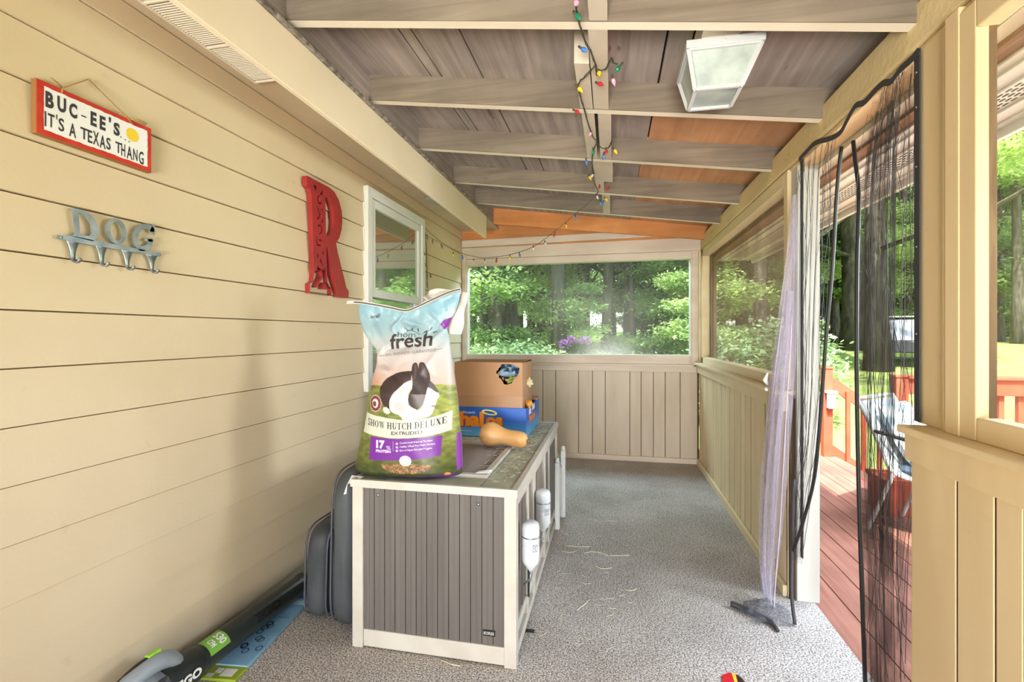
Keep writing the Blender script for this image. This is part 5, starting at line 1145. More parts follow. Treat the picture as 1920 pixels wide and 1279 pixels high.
# ------------------------------------------------------------------ cushions against the hutch
def cushion(x0,x1,y0,y1,z0,z1,lean,label,seed):
    t=empty('seat_cushion',((x0+x1)/2,(y0+y1)/2,z0),label,'cushion')
    b=MB(); nx,ny,nz_=8,22,26; random.seed(seed)
    vs=[];
    cx_,cy_,cz_=(x0+x1)/2,(y0+y1)/2,(z0+z1)/2; hx,hy,hz=(x1-x0)/2,(y1-y0)/2,(z1-z0)/2
    import itertools
    key={}; fs=[]
    def pt(i,j,k):
        if (i,j,k) in key: return key[(i,j,k)]
        u,v,w=2*i/nx-1,2*j/ny-1,2*k/nz_-1
        # rounded corners in the big face, pillowed faces
        rx,ry,rz=u,v,w
        p_=6.0; m_=(abs(ry)**p_+abs(rz)**p_)**(1/p_); mm=max(abs(ry),abs(rz)) or 1
        s_=mm/m_ if m_>0 else 1
        ry*=s_; rz*=s_
        pil=1-0.30*max(abs(v)**6,abs(w)**6)
        x=cx_+hx*rx*pil; y=cy_+hy*ry*(1-0.12*abs(u)**3*1.0); z=cz_+hz*rz*(1-0.05*abs(u)**3)
        n_=noise.noise(Vector((x*5+seed,y*5,z*4)))*.012+noise.noise(Vector((x*14,y*14+seed,z*10)))*.005
        x+=n_; y+=noise.noise(Vector((x*6,y*6+3,z*6)))*.008
        x+=lean*(z-z0); z=max(z,z0+.001)
        key[(i,j,k)]=len(vs); vs.append((x,y,z)); return key[(i,j,k)]
    for i in (0,nx):
        for j in range(ny):
            for k in range(nz_):
                q=[pt(i,j,k),pt(i,j+1,k),pt(i,j+1,k+1),pt(i,j,k+1)]; fs.append(tuple(q if i else q[::-1]))
    for j in (0,ny):
        for i in range(nx):
            for k in range(nz_):
                q=[pt(i,j,k),pt(i+1,j,k),pt(i+1,j,k+1),pt(i,j,k+1)]; fs.append(tuple(q if not j else q[::-1]))
    for k in (0,nz_):
        for i in range(nx):
            for j in range(ny):
                q=[pt(i,j,k),pt(i+1,j,k),pt(i+1,j+1,k),pt(i,j+1,k)]; fs.append(tuple(q if k else q[::-1]))
    b.add(vs,fs,0,True); sub(t,b,'cushion_body',M['cushion'],subd=1)
    for sx in (-1,1):
        pp=[]
        for a in range(60):
            th=2*PI*a/60; c_,s_=math.cos(th),math.sin(th)
            ry=math.copysign(abs(c_)**(2/6.0),c_); rz=math.copysign(abs(s_)**(2/6.0),s_)
            z=cz_+hz*rz*.985; pp.append((cx_+sx*hx*.72+lean*(z-z0),cy_+hy*ry*.955,max(z,z0+.006)))
        pp.append(pp[0]); b=MB().tube(pp,0.0045,6); sub(t,b,'piping',M['piping'])
    return t
cushion(-1.222,-1.072,1.875,2.42,0.0,0.70,0.02,'tall charcoal cushion standing on edge against the hutch left side',3)
cushion(-1.385,-1.236,1.93,2.36,0.0,0.425,0.03,'shorter charcoal cushion with worn face leaning beside the taller one',8)
# ------------------------------------------------------------------ flat printed package under the blower
fb=empty('flat_package',(-1.50,1.9,0),'long flat light-blue printed package lying on the carpet by the wall','package')
Rz=Matrix.Translation((-1.485,1.93,0))@Matrix.Rotation(0.10,4,'Z')
b=MB(); b.box(-.075,.075,-.33,.46,0.001,0.016,0,T=Rz); sub(fb,b,'package_body',M['sky_print'],bevel=.003)
sub(fb,MB().box(-.0752,.0752,-.40,-.325,0.001,0.012,0,T=Rz),'green_end',paint('green_end',(160,180,60),(140,160,50),rough=.4),bevel=.002)
b=MB().box(.0,.05,-.385,-.345,.0121,.0126,0,T=Rz).box(-.03,-.005,-.37,-.345,.0121,.0126,0,T=Rz)
for k in range(7): b.box(-.05+k*.004,-.048+k*.004,-.395,-.375,.0121,.0127,0,T=Rz)
sub(fb,b,'white_label_patch',M['white_ink'])
M['navy']=flat('navy_ink',(52,66,96))
b=MB()
for k in range(12):
    cx_,cy_=random.uniform(-.02,.055),random.uniform(-.27,-.06); r=.014
    q=[Rz@Vector((cx_+r*math.cos(t*PI/6),cy_+r*1.2*math.sin(t*PI/6),.0164)) for t in range(12)]; q2=[Rz@Vector((cx_+r*.7*math.cos(t*PI/6),cy_+r*.85*math.sin(t*PI/6),.0164)) for t in range(12)]
    b.add(q+q2,[(i,(i+1)%12,12+(i+1)%12,12+i) for i in range(12)])
put_text(b,'YOUR SAFETY',Rz@Vector((-.05,-.02,.0164)),(Rz.to_3x3()@Vector((1,0,0))),(Rz.to_3x3()@Vector((0,1,0))),.11,.012)
# umbrella picture
q=[Rz@Vector((.03+.035*math.cos(PI*t/8),.20+.035*math.sin(PI*t/8)*.9,.0164)) for t in range(9)]; b.poly(q)
b.box(.028,.032,.15,.20,.0161,.0165,0,T=Rz); b.box(.01,.05,.146,.150,.0161,.0165,0,T=Rz)
sub(fb,b,'printed_marks',M['navy'])
pb_=flat('pale_blue',(196,216,228)); sub(fb,MB().box(-.07,.07,.09,.125,.0161,.0164,0,T=Rz),'pale_band',pb_); sub(fb,MB().box(-.07,.07,.26,.28,.0161,.0164,0,T=Rz),'pale_band',pb_)
# ------------------------------------------------------------------ leaf blower
lb=empty('leaf_blower',(-1.5,1.75,0.06),'black cordless leaf blower with green label lying along the house wall','leaf blower')
EA=Vector((-1.505,2.14,.058)); EB=Vector((-1.492,1.475,.098)); dd=(EA-EB).normalized()
TT=Matrix.Translation(EB)@dd.to_track_quat('Z','Y').to_matrix().to_4x4()
Lb=(EA-EB).length
b=MB().lathe([(0.052,0),(0.052,0.02),(0.0505,Lb*.5),(0.0465,Lb-.03),(0.0465,Lb-.028),(0.049,Lb-.026),(0.049,Lb),(0.043,Lb),(0.041,Lb-.06),(0.002,Lb-.08)],TT,36); sub(lb,b,'nozzle_tube',M['blower_dk'])
b=MB().lathe([(0.06,-.20),(0.066,-.12),(0.0655,-.06),(0.062,-.01),(0.0585,0.012),(0.053,0.014)],TT,10); sub(lb,b,'collar_housing',M['blower_dk'],bevel=.001)
def wrap(mb,a0,a1,h0,h1,r,n=12,mi=0):
    vs=[];
    for i in range(n+1):
        a=a0+(a1-a0)*i/n
        for h in (h0,h1): vs.append(TT@Vector((r*math.cos(a),r*math.sin(a),h)))
    mb.add(vs,[(2*i,2*i+1,2*i+3,2*i+2) for i in range(n)],mi,True)
def ang(v):  # angle of a world direction round the tube
    l=TT.to_3x3().inverted()@Vector(v); return math.atan2(l.y,l.x)
aup=ang((0.5,-.1,0.85)); 
b=MB(); wrap(b,aup-.75,aup+.75,0.03,0.125,.0525); g_=sub(lb,b,'green_label',M['lime_st'])
def wtext(mb,body,ac,r,h0,h1,arc,sgn,bold=0.03,flip=False):
    me,(x0,x1,y0,y1)=text_mesh(body,0,bold)
    vs=[]
    for p_ in me.vertices:
        u=(p_.co.x-x0)/(x1-x0); v=(p_.co.y-y0)/(y1-y0)
        a=ac+sgn*(v-.5)*arc; h=h0+(h1-h0)*u
        if flip: a=ac+sgn*(u-.5)*arc; h=h0+(h1-h0)*v
        vs.append(TT@Vector((r*math.cos(a),r*math.sin(a),h)))
    mb.add(vs,[tuple(p_.vertices) for p_ in me.polygons])
arx=ang((1,0,.0)); sg_= 1 if math.atan2(math.sin(ang((0,0,1))-arx),math.cos(ang((0,0,1))-arx))>0 else -1
b=MB(); wtext(b,'530',aup,.0532,.080,.115,0.9,-sg_,.03,True); wtext(b,'CFM',aup,.0532,.044,.070,0.6,-sg_,.03,True); sub(g_,b,'label_lettering',M['white_ink'])
b=MB(); wtext(b,'EGO',ang((.85,-.05,.45)),.0515,.27,.43,0.75,sg_,.05); sub(lb,b,'embossed_lettering',M['black'])
b=MB(); wtext(b,'EGO',ang((.95,0,.10)),.0682,-.13,-.03,0.45,sg_,.05); sub(lb,b,'white_lettering',M['white_ink'])
b=MB(); c0=Vector((-1.49,1.31,.10))
vs=[]
b.lathe([(0.03,-.36),(0.062,-.33),(0.078,-.27),(0.08,-.20),(0.070,-.15)],TT,20); sub(lb,b,'motor_housing',M['blower_gray'])
b=MB().tube(smooth_path([tuple(TT@Vector(p_)) for p_ in ((0,0,0),)] if False else [(-1.49,1.40,.15),(-1.49,1.37,.185),(-1.49,1.32,.20),(-1.495,1.24,.19),(-1.50,1.18,.16)],5),[0.030]*21,12); sub(lb,b,'handle_grip',M['blower_gray'])
b=MB().tube(smooth_path([(-1.50,1.33,.215),(-1.505,1.28,.213),(-1.51,1.22,.195)],5),.016,10); sub(lb,b,'trigger_cover',M['black'])
b=MB().hexa([(-1.515,1.305,.222),(-1.492,1.305,.222),(-1.488,1.355,.224),(-1.510,1.355,.224),(-1.512,1.31,.235),(-1.494,1.31,.235),(-1.491,1.35,.237),(-1.508,1.35,.237)]); sub(lb,b,'lime_button',M['lime'],bevel=.003)
b=MB().box(-1.50,-1.488,1.385,1.405,.168,.184); sub(lb,b,'lime_latch',M['lime'],bevel=.002)
b=MB(); 
pl=[Vector((-1.440,1.32,.170)),Vector((-1.418,1.32,.13)),Vector((-1.422,1.26,.12)),Vector((-1.444,1.24,.170))]
b.add(pl,[(0,1,2,3)]); o=sub(lb,b,'badge_plate',M['black']); o.modifiers.new('s','SOLIDIFY').thickness=.012
b=MB().box(-1.56,-1.44,.96,1.12,.02,.13); sub(lb,b,'battery_block',M['black'],bevel=.012)
# red tag on carpet
tg=empty('red_tag',(0.445,1.93,0),'small red plastic tag with yellow and black print on the carpet','tag')
q=[(0.405,1.905),(0.47,1.885),(0.49,1.92),(0.475,1.955),(0.44,1.965),(0.412,1.945)]
b=MB(); b.join(curve_mesh([q],0.002),Matrix.Translation((0,0,.003))); sub(tg,b,'tag_body',flat('tag_red',(206,32,44),.3))
b=MB(); b.join(curve_mesh([[(0.448,1.890),(0.458,1.888),(0.462,1.960),(0.450,1.963)]]),Matrix.Translation((0,0,.0056))); sub(tg,b,'yellow_stripe',M['disc_yellow'])
b=MB(); b.join(curve_mesh([[(0.462,1.890),(0.471,1.888),(0.488,1.92),(0.476,1.952),(0.465,1.957)]]),Matrix.Translation((0,0,.0056))); sub(tg,b,'black_corner',M['black'])
# white clip on right rail of window
b=MB(); b.tube([(0.80,2.72,1.03),(0.78,2.70,1.06),(0.79,2.69,1.10)],[.006,.012,.004],8); b.tube([(0.79,2.72,1.02),(0.775,2.66,1.015)],.008,8)
o=b.build('plastic_clip',M['white_pl']); tag(o,'small white plastic clip on the right sill behind the curtain','clip')

# ------------------------------------------------------------------ netted door curtain (two halves)
def sheet(mb,rows,nf,amp,seed,mi=0,nu=120,rows_n=60,xo=0.0,tw=0.0):
    """rows: list of (z, yA, yB, x) from top to bottom, smooth; folds run down the cloth"""
    random.seed(seed); R=smooth_path(rows,max(2,rows_n//max(1,len(rows)-1))); ph=[random.uniform(0,2*PI) for _ in range(4)]
    vs=[];n=len(R); pos=[]
    for i,(z,ya,yb,x) in enumerate(R):
        t=i/(n-1)
        for k in range(nu+1):
            u=k/nu
            uu=u+0.02*math.sin(6*u*PI+ph[0]+t*2)
            d=math.sin(2*PI*nf*uu+ph[1]+tw*t*3)+.5*math.sin(2*PI*nf*1.73*uu+ph[2]-t*2)+.25*math.sin(2*PI*nf*3.1*uu+ph[3]+t*4)
            a=amp(t) if callable(amp) else amp
            vs.append((x+xo+a*d*.6, ya+(yb-ya)*uu+a*.35*math.cos(2*PI*nf*uu+t), z))
    fs=[(i*(nu+1)+k,i*(nu+1)+k+1,(i+1)*(nu+1)+k+1,(i+1)*(nu+1)+k) for i in range(n-1) for k in range(nu)]
    mb.add(vs,fs,mi,True); return vs,n,nu
def creases(mb,vs,n,nu,cnt,seed,w=0.0011,drift=0.25):
    random.seed(seed)
    for c_ in range(cnt):
        u=random.random(); d=random.uniform(-drift,drift); pts=[]; i0=random.randint(0,n//6); i1=n-1-random.randint(0,n//4)
        for i in range(i0,i1,2):
            t=i/(n-1); k=int(min(max((u+d*t+.015*math.sin(t*9+c_))*nu,0),nu)); x,y,z=vs[i*(nu+1)+k]; pts.append((x-.003,y,z))
        if len(pts)>3: mb.tube(pts,w*random.uniform(.5,1.3),4)
CX=0.855
# right half
rc=empty('door_net_curtain',(CX,1.7,0.02),'black mesh door curtain half hanging at the near post, dark edging','curtain')
b=MB(); vs,n,nu=sheet(b,[(2.095,1.585,1.79,CX+.01),(1.95,1.585,1.84,CX),(1.72,1.585,1.885,CX),(1.3,1.585,1.89,CX),(0.9,1.60,1.885,CX),(0.5,1.62,1.86,CX),(0.1,1.63,1.83,CX-.0)],7,lambda t:.012+.018*t,3)
sub(rc,b,'net_panel',M['net_dark'])
b=MB(); creases(b,vs,n,nu,40,5,w=.0008,drift=.5); sub(rc,b,'net_creases',M['tape'])
b=MB(); vs2,n2,nu2=sheet(b,[(2.02,1.68,1.80,CX-.008),(1.8,1.65,1.84,CX-.01),(1.3,1.66,1.87,CX-.012),(0.8,1.68,1.87,CX-.01),(0.1,1.70,1.82,CX-.01)],5,.014,9); sub(rc,b,'inner_net_fold',M['net_dark'])
b=MB(); b.tube(smooth_path([(CX,1.945,1.995),(CX-.005,1.915,1.90),(CX-.005,1.893,1.78),(CX-.01,1.895,1.55),(CX-.01,1.898,1.2),(CX-.01,1.885,.8),(CX-.01,1.86,.4),(CX-.01,1.835,.05)],4),.0068,6); sub(rc,b,'magnet_edge',M['black'])
# left half
lc=empty('door_net_curtain',(CX,2.4,0.02),'black mesh door curtain half bunched at the far post, its lit netting coloured lilac','curtain')
b=MB(); vs,n,nu=sheet(b,[(2.10,2.08,2.46,CX+.01),(1.95,2.10,2.46,CX),(1.5,2.15,2.47,CX),(1.0,2.22,2.48,CX),(0.6,2.30,2.49,CX-.01),(0.25,2.40,2.50,CX-.02)],6,lambda t:.010+.006*t,13)
sub(lc,b,'net_panel',M['net_dark'] if False else netmat('door_net_thin',(54,46,44),0.08,0.07,14.0,(1,6,0.4),0.2))
b=MB(); creases(b,vs,n,nu,24,15,w=.0009,drift=.6); sub(lc,b,'net_creases',M['tape'])
b=MB(); b.tube(smooth_path([(CX,2.035,2.01),(CX-.005,2.06,1.85),(CX-.005,2.10,1.55),(CX-.01,2.14,1.30),(CX-.01,2.19,1.0),(CX-.015,2.24,.7),(CX-.02,2.36,.45),(CX-.03,2.47,.25)],4),.0068,6); sub(lc,b,'magnet_edge',M['black'])
b=MB(); vs,n,nu=sheet(b,[(1.95,2.455,2.475,CX-.015),(1.6,2.45,2.54,CX-.02),(1.3,2.45,2.62,CX-.03),(1.0,2.46,2.70,CX-.045),(0.7,2.46,2.74,CX-.06),(0.4,2.45,2.74,CX-.08),(0.15,2.42,2.66,CX-.11),(0.03,2.38,2.52,CX-.13)],3,lambda t:.006+.022*math.sin(PI*min(1,t*1.1)),23,tw=.4)
sub(lc,b,'gathered_net',M['net_lit'])
b=MB(); vs3,n3,nu3=sheet(b,[(1.5,2.455,2.50,CX-.03),(1.0,2.46,2.64,CX-.06),(0.6,2.47,2.70,CX-.085),(0.2,2.43,2.62,CX-.12),(0.05,2.40,2.5,CX-.14)],2.3,.018,29); sub(lc,b,'inner_net_fold',M['net_lit'])
b=MB()
for k in (0.0,0.33,.62,1.0):
    pts=[vs[i*(nu+1)+int(k*nu)] for i in range(int(n*.25),n,2)]; b.tube(pts,.0022,5)
sub(lc,b,'gathered_edges',flat('lit_net_thread',(196,184,208)))  # light on the black net painted into the thread colour
b=MB(); b.tube(smooth_path([(CX-.02,2.462,.62),(CX-.03,2.45,.3),(CX-.05,2.40,.12),(CX-.055,2.345,.0055)],4),.0075,6); sub(lc,b,'edge_tape',M['tape'])
def heap():
    b=MB(); random.seed(4); vs=[];fs=[];nn=34
    for i in range(nn+1):
        for j in range(nn+1):
            u,v=i/nn*2-1,j/nn*2-1; r=math.hypot(u,v); x=0.70+.135*u; y=2.42+.115*v-.25*(-u)*0.05
            z=.004+max(0,(1-r))*.045+abs(noise.noise(Vector((x*30,y*30,1))))*.06*max(0,1.1-r); vs.append((x,y,z))
    for i in range(nn):
        for j in range(nn):
            cu,cv=(i+.5)/nn*2-1,(j+.5)/nn*2-1
            if math.hypot(cu,cv)<.86+.28*noise.noise(Vector((math.atan2(cv,cu)*1.7,3,1))): a=i*(nn+1)+j; fs.append((a,a+1,a+nn+2,a+nn+1))
    b.add(vs,fs,0,True); return b
sub(lc,heap(),'net_heap',M['net_floor'])
b=MB(); b.tube(smooth_path([(0.555,2.44,.02),(.60,2.42,.016),(.66,2.37,.014),(.70,2.33,.012),(.71,2.28,.008)],4),[.013]*13+[.009]*4,6); sub(lc,b,'loose_tape_end',M['tape'])
# tape round the opening (top and right side), puckered
b=MB()
def ribbon(mb,pts,w,th=.002,nrm=(1,0,0)):
    for p0,p1 in zip(pts[:-1],pts[1:]):
        mb.beam(p0,p1,w,th,up=nrm)
T1=smooth_path([(CX+.008,2.478,2.118),(CX,2.38,2.114),(CX-.004,2.26,2.112),(CX-.004,2.12,2.075),(CX-.006,2.03,2.062),(CX-.004,1.985,2.085),(CX,1.93,2.115),(CX-.004,1.86,2.095),(CX,1.80,2.105),(CX-.004,1.74,2.100),(CX-.008,1.69,2.080),(CX,1.66,2.098),(CX,1.60,2.098),(CX+.004,1.575,2.110)],4)
ribbon(b,T1,.021)
t_=empty('curtain_tape',(CX,2.0,2.1),'dark hook tape running round the top and near side of the doorway','tape')
sub(t_,b,'top_tape',M['tape'])
sub(t_,MB().box(CX+.004,CX+.008,1.572,1.598,1.048,2.115),'side_tape',M['tape'],bevel=.001)
sub(t_,MB().box(CX+.018,CX+.024,2.468,2.492,0.25,2.118),'side_tape',M['tape'],bevel=.001)
b=MB()
for z in (2.05,1.95,1.78,1.55,1.3): b.lathe([(.004,0),(.002,.002)],Matrix.Translation((CX+.003,1.585,z))@Matrix.Rotation(-PI/2,4,'Y'),8)
sub(t_,b,'push_pins',M['steel'])

# ------------------------------------------------------------------ deck railing, chair
rl=empty('deck_railing',(4.4,4.72,-.03),'red-orange level deck railing beyond the doorway, seen through both openings','railing')
def post(t,x,y,z0,z1,nm='post',w=.09): sub(t,MB().box(x-w/2,x+w/2,y-w/2,y+w/2,z0,z1).box(x-w/2-.01,x+w/2+.01,y-w/2-.01,y+w/2+.01,z1,z1+.02),nm,M['rail'],bevel=.003)
post(rl,2.42,4.70,-.55,.93); post(rl,4.3,4.70,-.55,.93); post(rl,6.2,4.70,-.55,.93)
sub(rl,MB().box(2.46,6.2,4.66,4.70,.79,.92).box(2.46,6.2,4.63,4.77,.92,.945),'top_rail',M['rail'],bevel=.003)
sub(rl,MB().box(2.46,6.2,4.66,4.70,.05,.14),'bottom_rail',M['rail'],bevel=.003)
k=2.60
while k<6.15: sub(rl,MB().box(k,k+.038,4.70,4.738,.06,.90),'baluster',M['rail']); k+=.135
st2=empty('stair_railing',(2.8,5.82,-.3),'red-orange stair railing sloping down from the deck corner post','railing')
post(st2,2.30,5.82,-.5,.92)
sl=-.72
def srail(x0,x1,zc,h): 
    return MB().hexa([(x0,5.80,zc+sl*(x0-2.3)-h/2),(x1,5.80,zc+sl*(x1-2.3)-h/2),(x1,5.84,zc+sl*(x1-2.3)-h/2),(x0,5.84,zc+sl*(x0-2.3)-h/2),(x0,5.80,zc+sl*(x0-2.3)+h/2),(x1,5.80,zc+sl*(x1-2.3)+h/2),(x1,5.84,zc+sl*(x1-2.3)+h/2),(x0,5.84,zc+sl*(x0-2.3)+h/2)])
sub(st2,srail(2.34,3.5,.80,.14),'top_rail',M['rail'],bevel=.003); sub(st2,srail(2.34,3.5,.07,.13),'bottom_rail',M['rail'],bevel=.003)
for k in range(8):
    x=2.47+k*.15; z=sl*(x-2.3); sub(st2,MB().box(x,x+.038,5.76,5.798,z-.03,z+.80),'baluster',M['rail'])
post(st2,3.5,5.82,-.9,.12)
sp=empty('deck_steps',(2.9,5.35,-.4),'red-brown deck steps between the two railings','steps')
for k in range(3): sub(sp,MB().box(2.425+k*.28,2.71+k*.28,4.90,5.78,-.20-k*.17,-.165-k*.17),'step_tread',M['deck'])
# red storage box beneath the chair view
b=empty('red_crate',(2.12,4.1,-.03),'low red planter box on the deck behind the chair','planter box')
sub(b,MB().box(1.98,2.36,3.98,4.02,-.03,.22).box(1.98,2.36,4.24,4.28,-.03,.22).box(1.98,2.02,4.02,4.24,-.03,.22).box(2.32,2.36,4.02,4.24,-.03,.22).box(2.02,2.32,4.02,4.24,.12,.14),'box_walls',M['rail'],bevel=.004)
sub(b,MB().box(1.97,2.37,3.97,4.0,.20,.235).box(1.97,2.37,4.26,4.29,.20,.235),'box_rim',M['rail'],bevel=.004)
# patio chair (faces +X)
ch=empty('patio_chair',(1.85,3.62,-.03),'white-framed sling patio chair on the deck seen through the curtain','chair')
M['sling']=paint('sling_fabric',(204,216,220),(184,198,204),rough=.8,scale=(3,60,3))
_c0=len(bpy.data.objects); _names=set(o.name for o in bpy.data.objects)
for y in (3.36,3.86):
    b=MB().tube(smooth_path([(1.54,y,.86),(1.60,y,.74),(1.68,y,.56),(1.74,y,.42),(1.84,y,.385),(2.0,y,.39),(2.18,y,.41),(2.24,y,.38)],4),.014,8); sub(ch,b,'side_frame',M['white_pl'])
    b=MB().tube(smooth_path([(1.64,y,.655),(1.72,y,.645),(1.9,y,.615),(2.08,y,.60),(2.14,y,.54),(2.17,y,.2),(2.19,y,-.022)],4),.013,8); sub(ch,b,'arm_rest',M['black'] if y<3.5 else M['white_pl'])
    b=MB().tube(smooth_path([(1.76,y,.42),(1.68,y,.2),(1.60,y,-.022)],4),.013,8); sub(ch,b,'leg',M['white_pl'])
b=MB().tube([(1.54,3.36,.86),(1.54,3.86,.86)],.013,8).tube([(1.76,3.36,.42),(1.76,3.86,.42)],.012,8).tube([(2.2,3.36,.40),(2.2,3.86,.40)],.012,8); sub(ch,b,'cross_bar',M['white_pl'])
vs=[];P=smooth_path([(1.545,.84),(1.61,.72),(1.69,.54),(1.76,.42),(1.86,.375),(2.02,.375),(2.19,.395)],4)
b=MB(); b.add([(x,y,z) for x,z in P for y in (3.37,3.85)],[(2*i,2*i+1,2*i+3,2*i+2) for i in range(len(P)-1)],0,True); o=sub(ch,b,'sling_seat',M['sling']); o.modifiers.new('s','SOLIDIFY').thickness=.004
ch.location=(ch.location[0]+.19,ch.location[1],ch.location[2]); ch.rotation_euler=(0,0,-.85)
def pillow(c,sz,rot,name,mat,label):
    b=MB(); n_=16; T=Matrix.Translation(c)@rot; vs=[];fs=[]
    for s_ in (1,-1):
        o_=len(vs)
        for i in range(n_+1):
            for j in range(n_+1):
                u,v=i/n_*2-1,j/n_*2-1; h=(max(0,(1-u**4)*(1-v**4)))**.5; k_=1-.06*(abs(u)*abs(v))*0+.0
                vs.append(T@Vector((sz[0]*u*(1-.08*(1-abs(v)**2)*0),sz[1]*v,s_*sz[2]*h)))
        for i in range(n_):
            for j in range(n_):
                a=o_+i*(n_+1)+j; q=(a,a+n_+1,a+n_+2,a+1); fs.append(q if s_>0 else q[::-1])
    b.add(vs,fs,0,True); o=b.build(name,mat); return tag(o,label,'pillow')
pm=paint('pillow_print',(226,234,236),(140,170,186),rough=.9,scale=(14,14,14),contrast=(.42,.58),spots=.5,spotc=(176,130,90))
pillow((1.965,3.70,.64),(.21,.20,.06),Matrix.Rotation(-.85,4,'Z')@Matrix.Rotation(math.radians(62),4,'Y'),'throw_pillow',pm,'pale blue patterned pillow leaning on the patio chair back')
pillow((2.09,3.56,.425),(.20,.22,.035),Matrix.Rotation(-.85,4,'Z'),'seat_pad',paint('pad_blue',(96,118,138),(70,88,108),rough=.9,scale=(9,9,9)),'slate blue pad on the patio chair seat')
o=crumple((2.70,4.72,1.01),(.10,.075,.07),12,'stone_planter',M['stone'],'dark grey stone lump resting on the deck rail beside the post','stone',.35,9,20)
# white lantern by the stair post
ln=MB().box(2.275,2.345,5.70,5.76,.50,.66).box(2.262,2.358,5.688,5.772,.66,.69); o=ln.build('rail_box',M['white_pl'],bevel=.005); tag(o,'small white box fixed on the deck corner post','box')
# ------------------------------------------------------------------ trees
def leaves_mesh(name,n,blobs,size,seed,mat,droop=0.0):
    rng=np.random.RandomState(seed)
    V=np.zeros((n,4,3)); 
    w=np.array([b[3]*b[4]*b[5] for b in blobs]); w=w/w.sum()
    which=rng.choice(len(blobs),n,p=w)
    B=np.array(blobs)[which]
    d=rng.normal(size=(n,3)); d/=np.linalg.norm(d,axis=1)[:,None]
    r=rng.rand(n)**0.45
    # clump the leaves into sprays
    nc=max(20,n//26); cd=rng.normal(size=(nc,3)); cd/=np.linalg.norm(cd,axis=1)[:,None]; cr=rng.rand(nc)**0.5; cb=rng.choice(len(blobs),nc,p=w)
    cc=np.array(blobs)[cb][:,:3]+cd*cr[:,None]*np.array(blobs)[cb][:,3:6]
    k=rng.randint(0,nc,n); c=cc[k]+rng.normal(size=(n,3))*size*np.array([3.4,3.4,1.0])
    yaw=rng.rand(n)*2*PI; tilt=rng.normal(size=n)*0.45; roll=rng.normal(size=n)*0.5
    s=size*(0.6+0.8*rng.rand(n))
    a=np.stack([np.cos(yaw)*np.cos(tilt),np.sin(yaw)*np.cos(tilt),np.sin(tilt)-droop],-1); a/=np.linalg.norm(a,axis=1)[:,None]
    up=np.stack([np.sin(roll)*-np.sin(yaw),np.sin(roll)*np.cos(yaw),np.cos(roll)],-1)
    bb=np.cross(up,a); bb/=np.linalg.norm(bb,axis=1)[:,None]
    V[:,0]=c-a*s[:,None]; V[:,1]=c+bb*s[:,None]*.5; V[:,2]=c+a*s[:,None]; V[:,3]=c-bb*s[:,None]*.5
    me=bpy.data.meshes.new(name); me.vertices.add(n*4); me.vertices.foreach_set('co',V.ravel())
    me.loops.add(n*4); me.loops.foreach_set('vertex_index',np.arange(n*4,dtype=np.int32)); me.polygons.add(n)
    me.polygons.foreach_set('loop_start',np.arange(0,n*4,4,dtype=np.int32)); me.polygons.foreach_set('loop_total',np.full(n,4,dtype=np.int32))
    me.materials.append(mat); me.update(); me.validate(); return me
def trunk_mesh(name,h,r,seed,branches=6,b0=.35,lean=.02):
    random.seed(seed); mb=MB(); pts=[]; lx,ly=random.uniform(-lean,lean),random.uniform(-lean,lean)
    for k in range(9):
        t=k/8; pts.append((lx*h*t+.06*math.sin(t*5+seed),ly*h*t+.05*math.cos(t*4+seed),h*t-.3*(k==0)))
    mb.tube(pts,[r*(1.35 if k==0 else 1.0)*(1-.62*k/8) for k in range(9)],10)
    for b_ in range(branches):
        t=random.uniform(b0,.95); i=int(t*8); p=Vector(pts[i]); a=random.uniform(0,2*PI); L=random.uniform(.12,.26)*h
        q=[p,p+Vector((math.cos(a),math.sin(a),.35))*L*.5,p+Vector((math.cos(a),math.sin(a),.55))*L]
        rr=r*(1-.62*t)*.45; mb.tube(q,[rr,rr*.6,rr*.2],6)
    me=bpy.data.meshes.new(name); me.from_pydata(mb.v,[],mb.f); me.materials.append(M['bark']); me.polygons.foreach_set('use_smooth',[True]*len(mb.f)); me.update(); return me
def crown(h,rad,low,n,seed):
    random.seed(seed); out=[]
    for k in range(n):
        z=random.uniform(low,h); q=(z-low)/(h-low); R=rad*(1-.55*q)*random.uniform(.4,1.0); a=random.uniform(0,2*PI)
        s_=random.uniform(.28,.5)*rad; out.append((R*math.cos(a),R*math.sin(a),z,s_,s_,s_*.42))
    return out
LV=[leaves_mesh('tall_foliage',34000,crown(15,3.6,2.6,34,s),.085,s,M['leafA']) for s in (1,2,3)]
LH=[leaves_mesh('high_foliage',26000,crown(15,3.4,5.4,28,s+70),.085,s+70,M['leafA']) for s in (1,2,3)]
TR=[trunk_mesh('tall_trunk',15,.19,s,9,.25) for s in (1,2,3,4)]
SL=[leaves_mesh('sapling_foliage',16000,crown(4.6,1.5,.5,18,s+20),.060,s+30,M['leafA']) for s in (1,2)]
SH=[leaves_mesh('shrub_foliage',16000,[(0,0,.9,1.1,1.1,.8),(.7,.3,.7,.7,.7,.6),(-.6,.2,.8,.8,.7,.6),(0,-.5,.6,.8,.6,.5)],.050,s+50,M['leafB']) for s in (1,2)]
ST=trunk_mesh('sapling_trunk',4.4,.035,9,7,.1,.05)
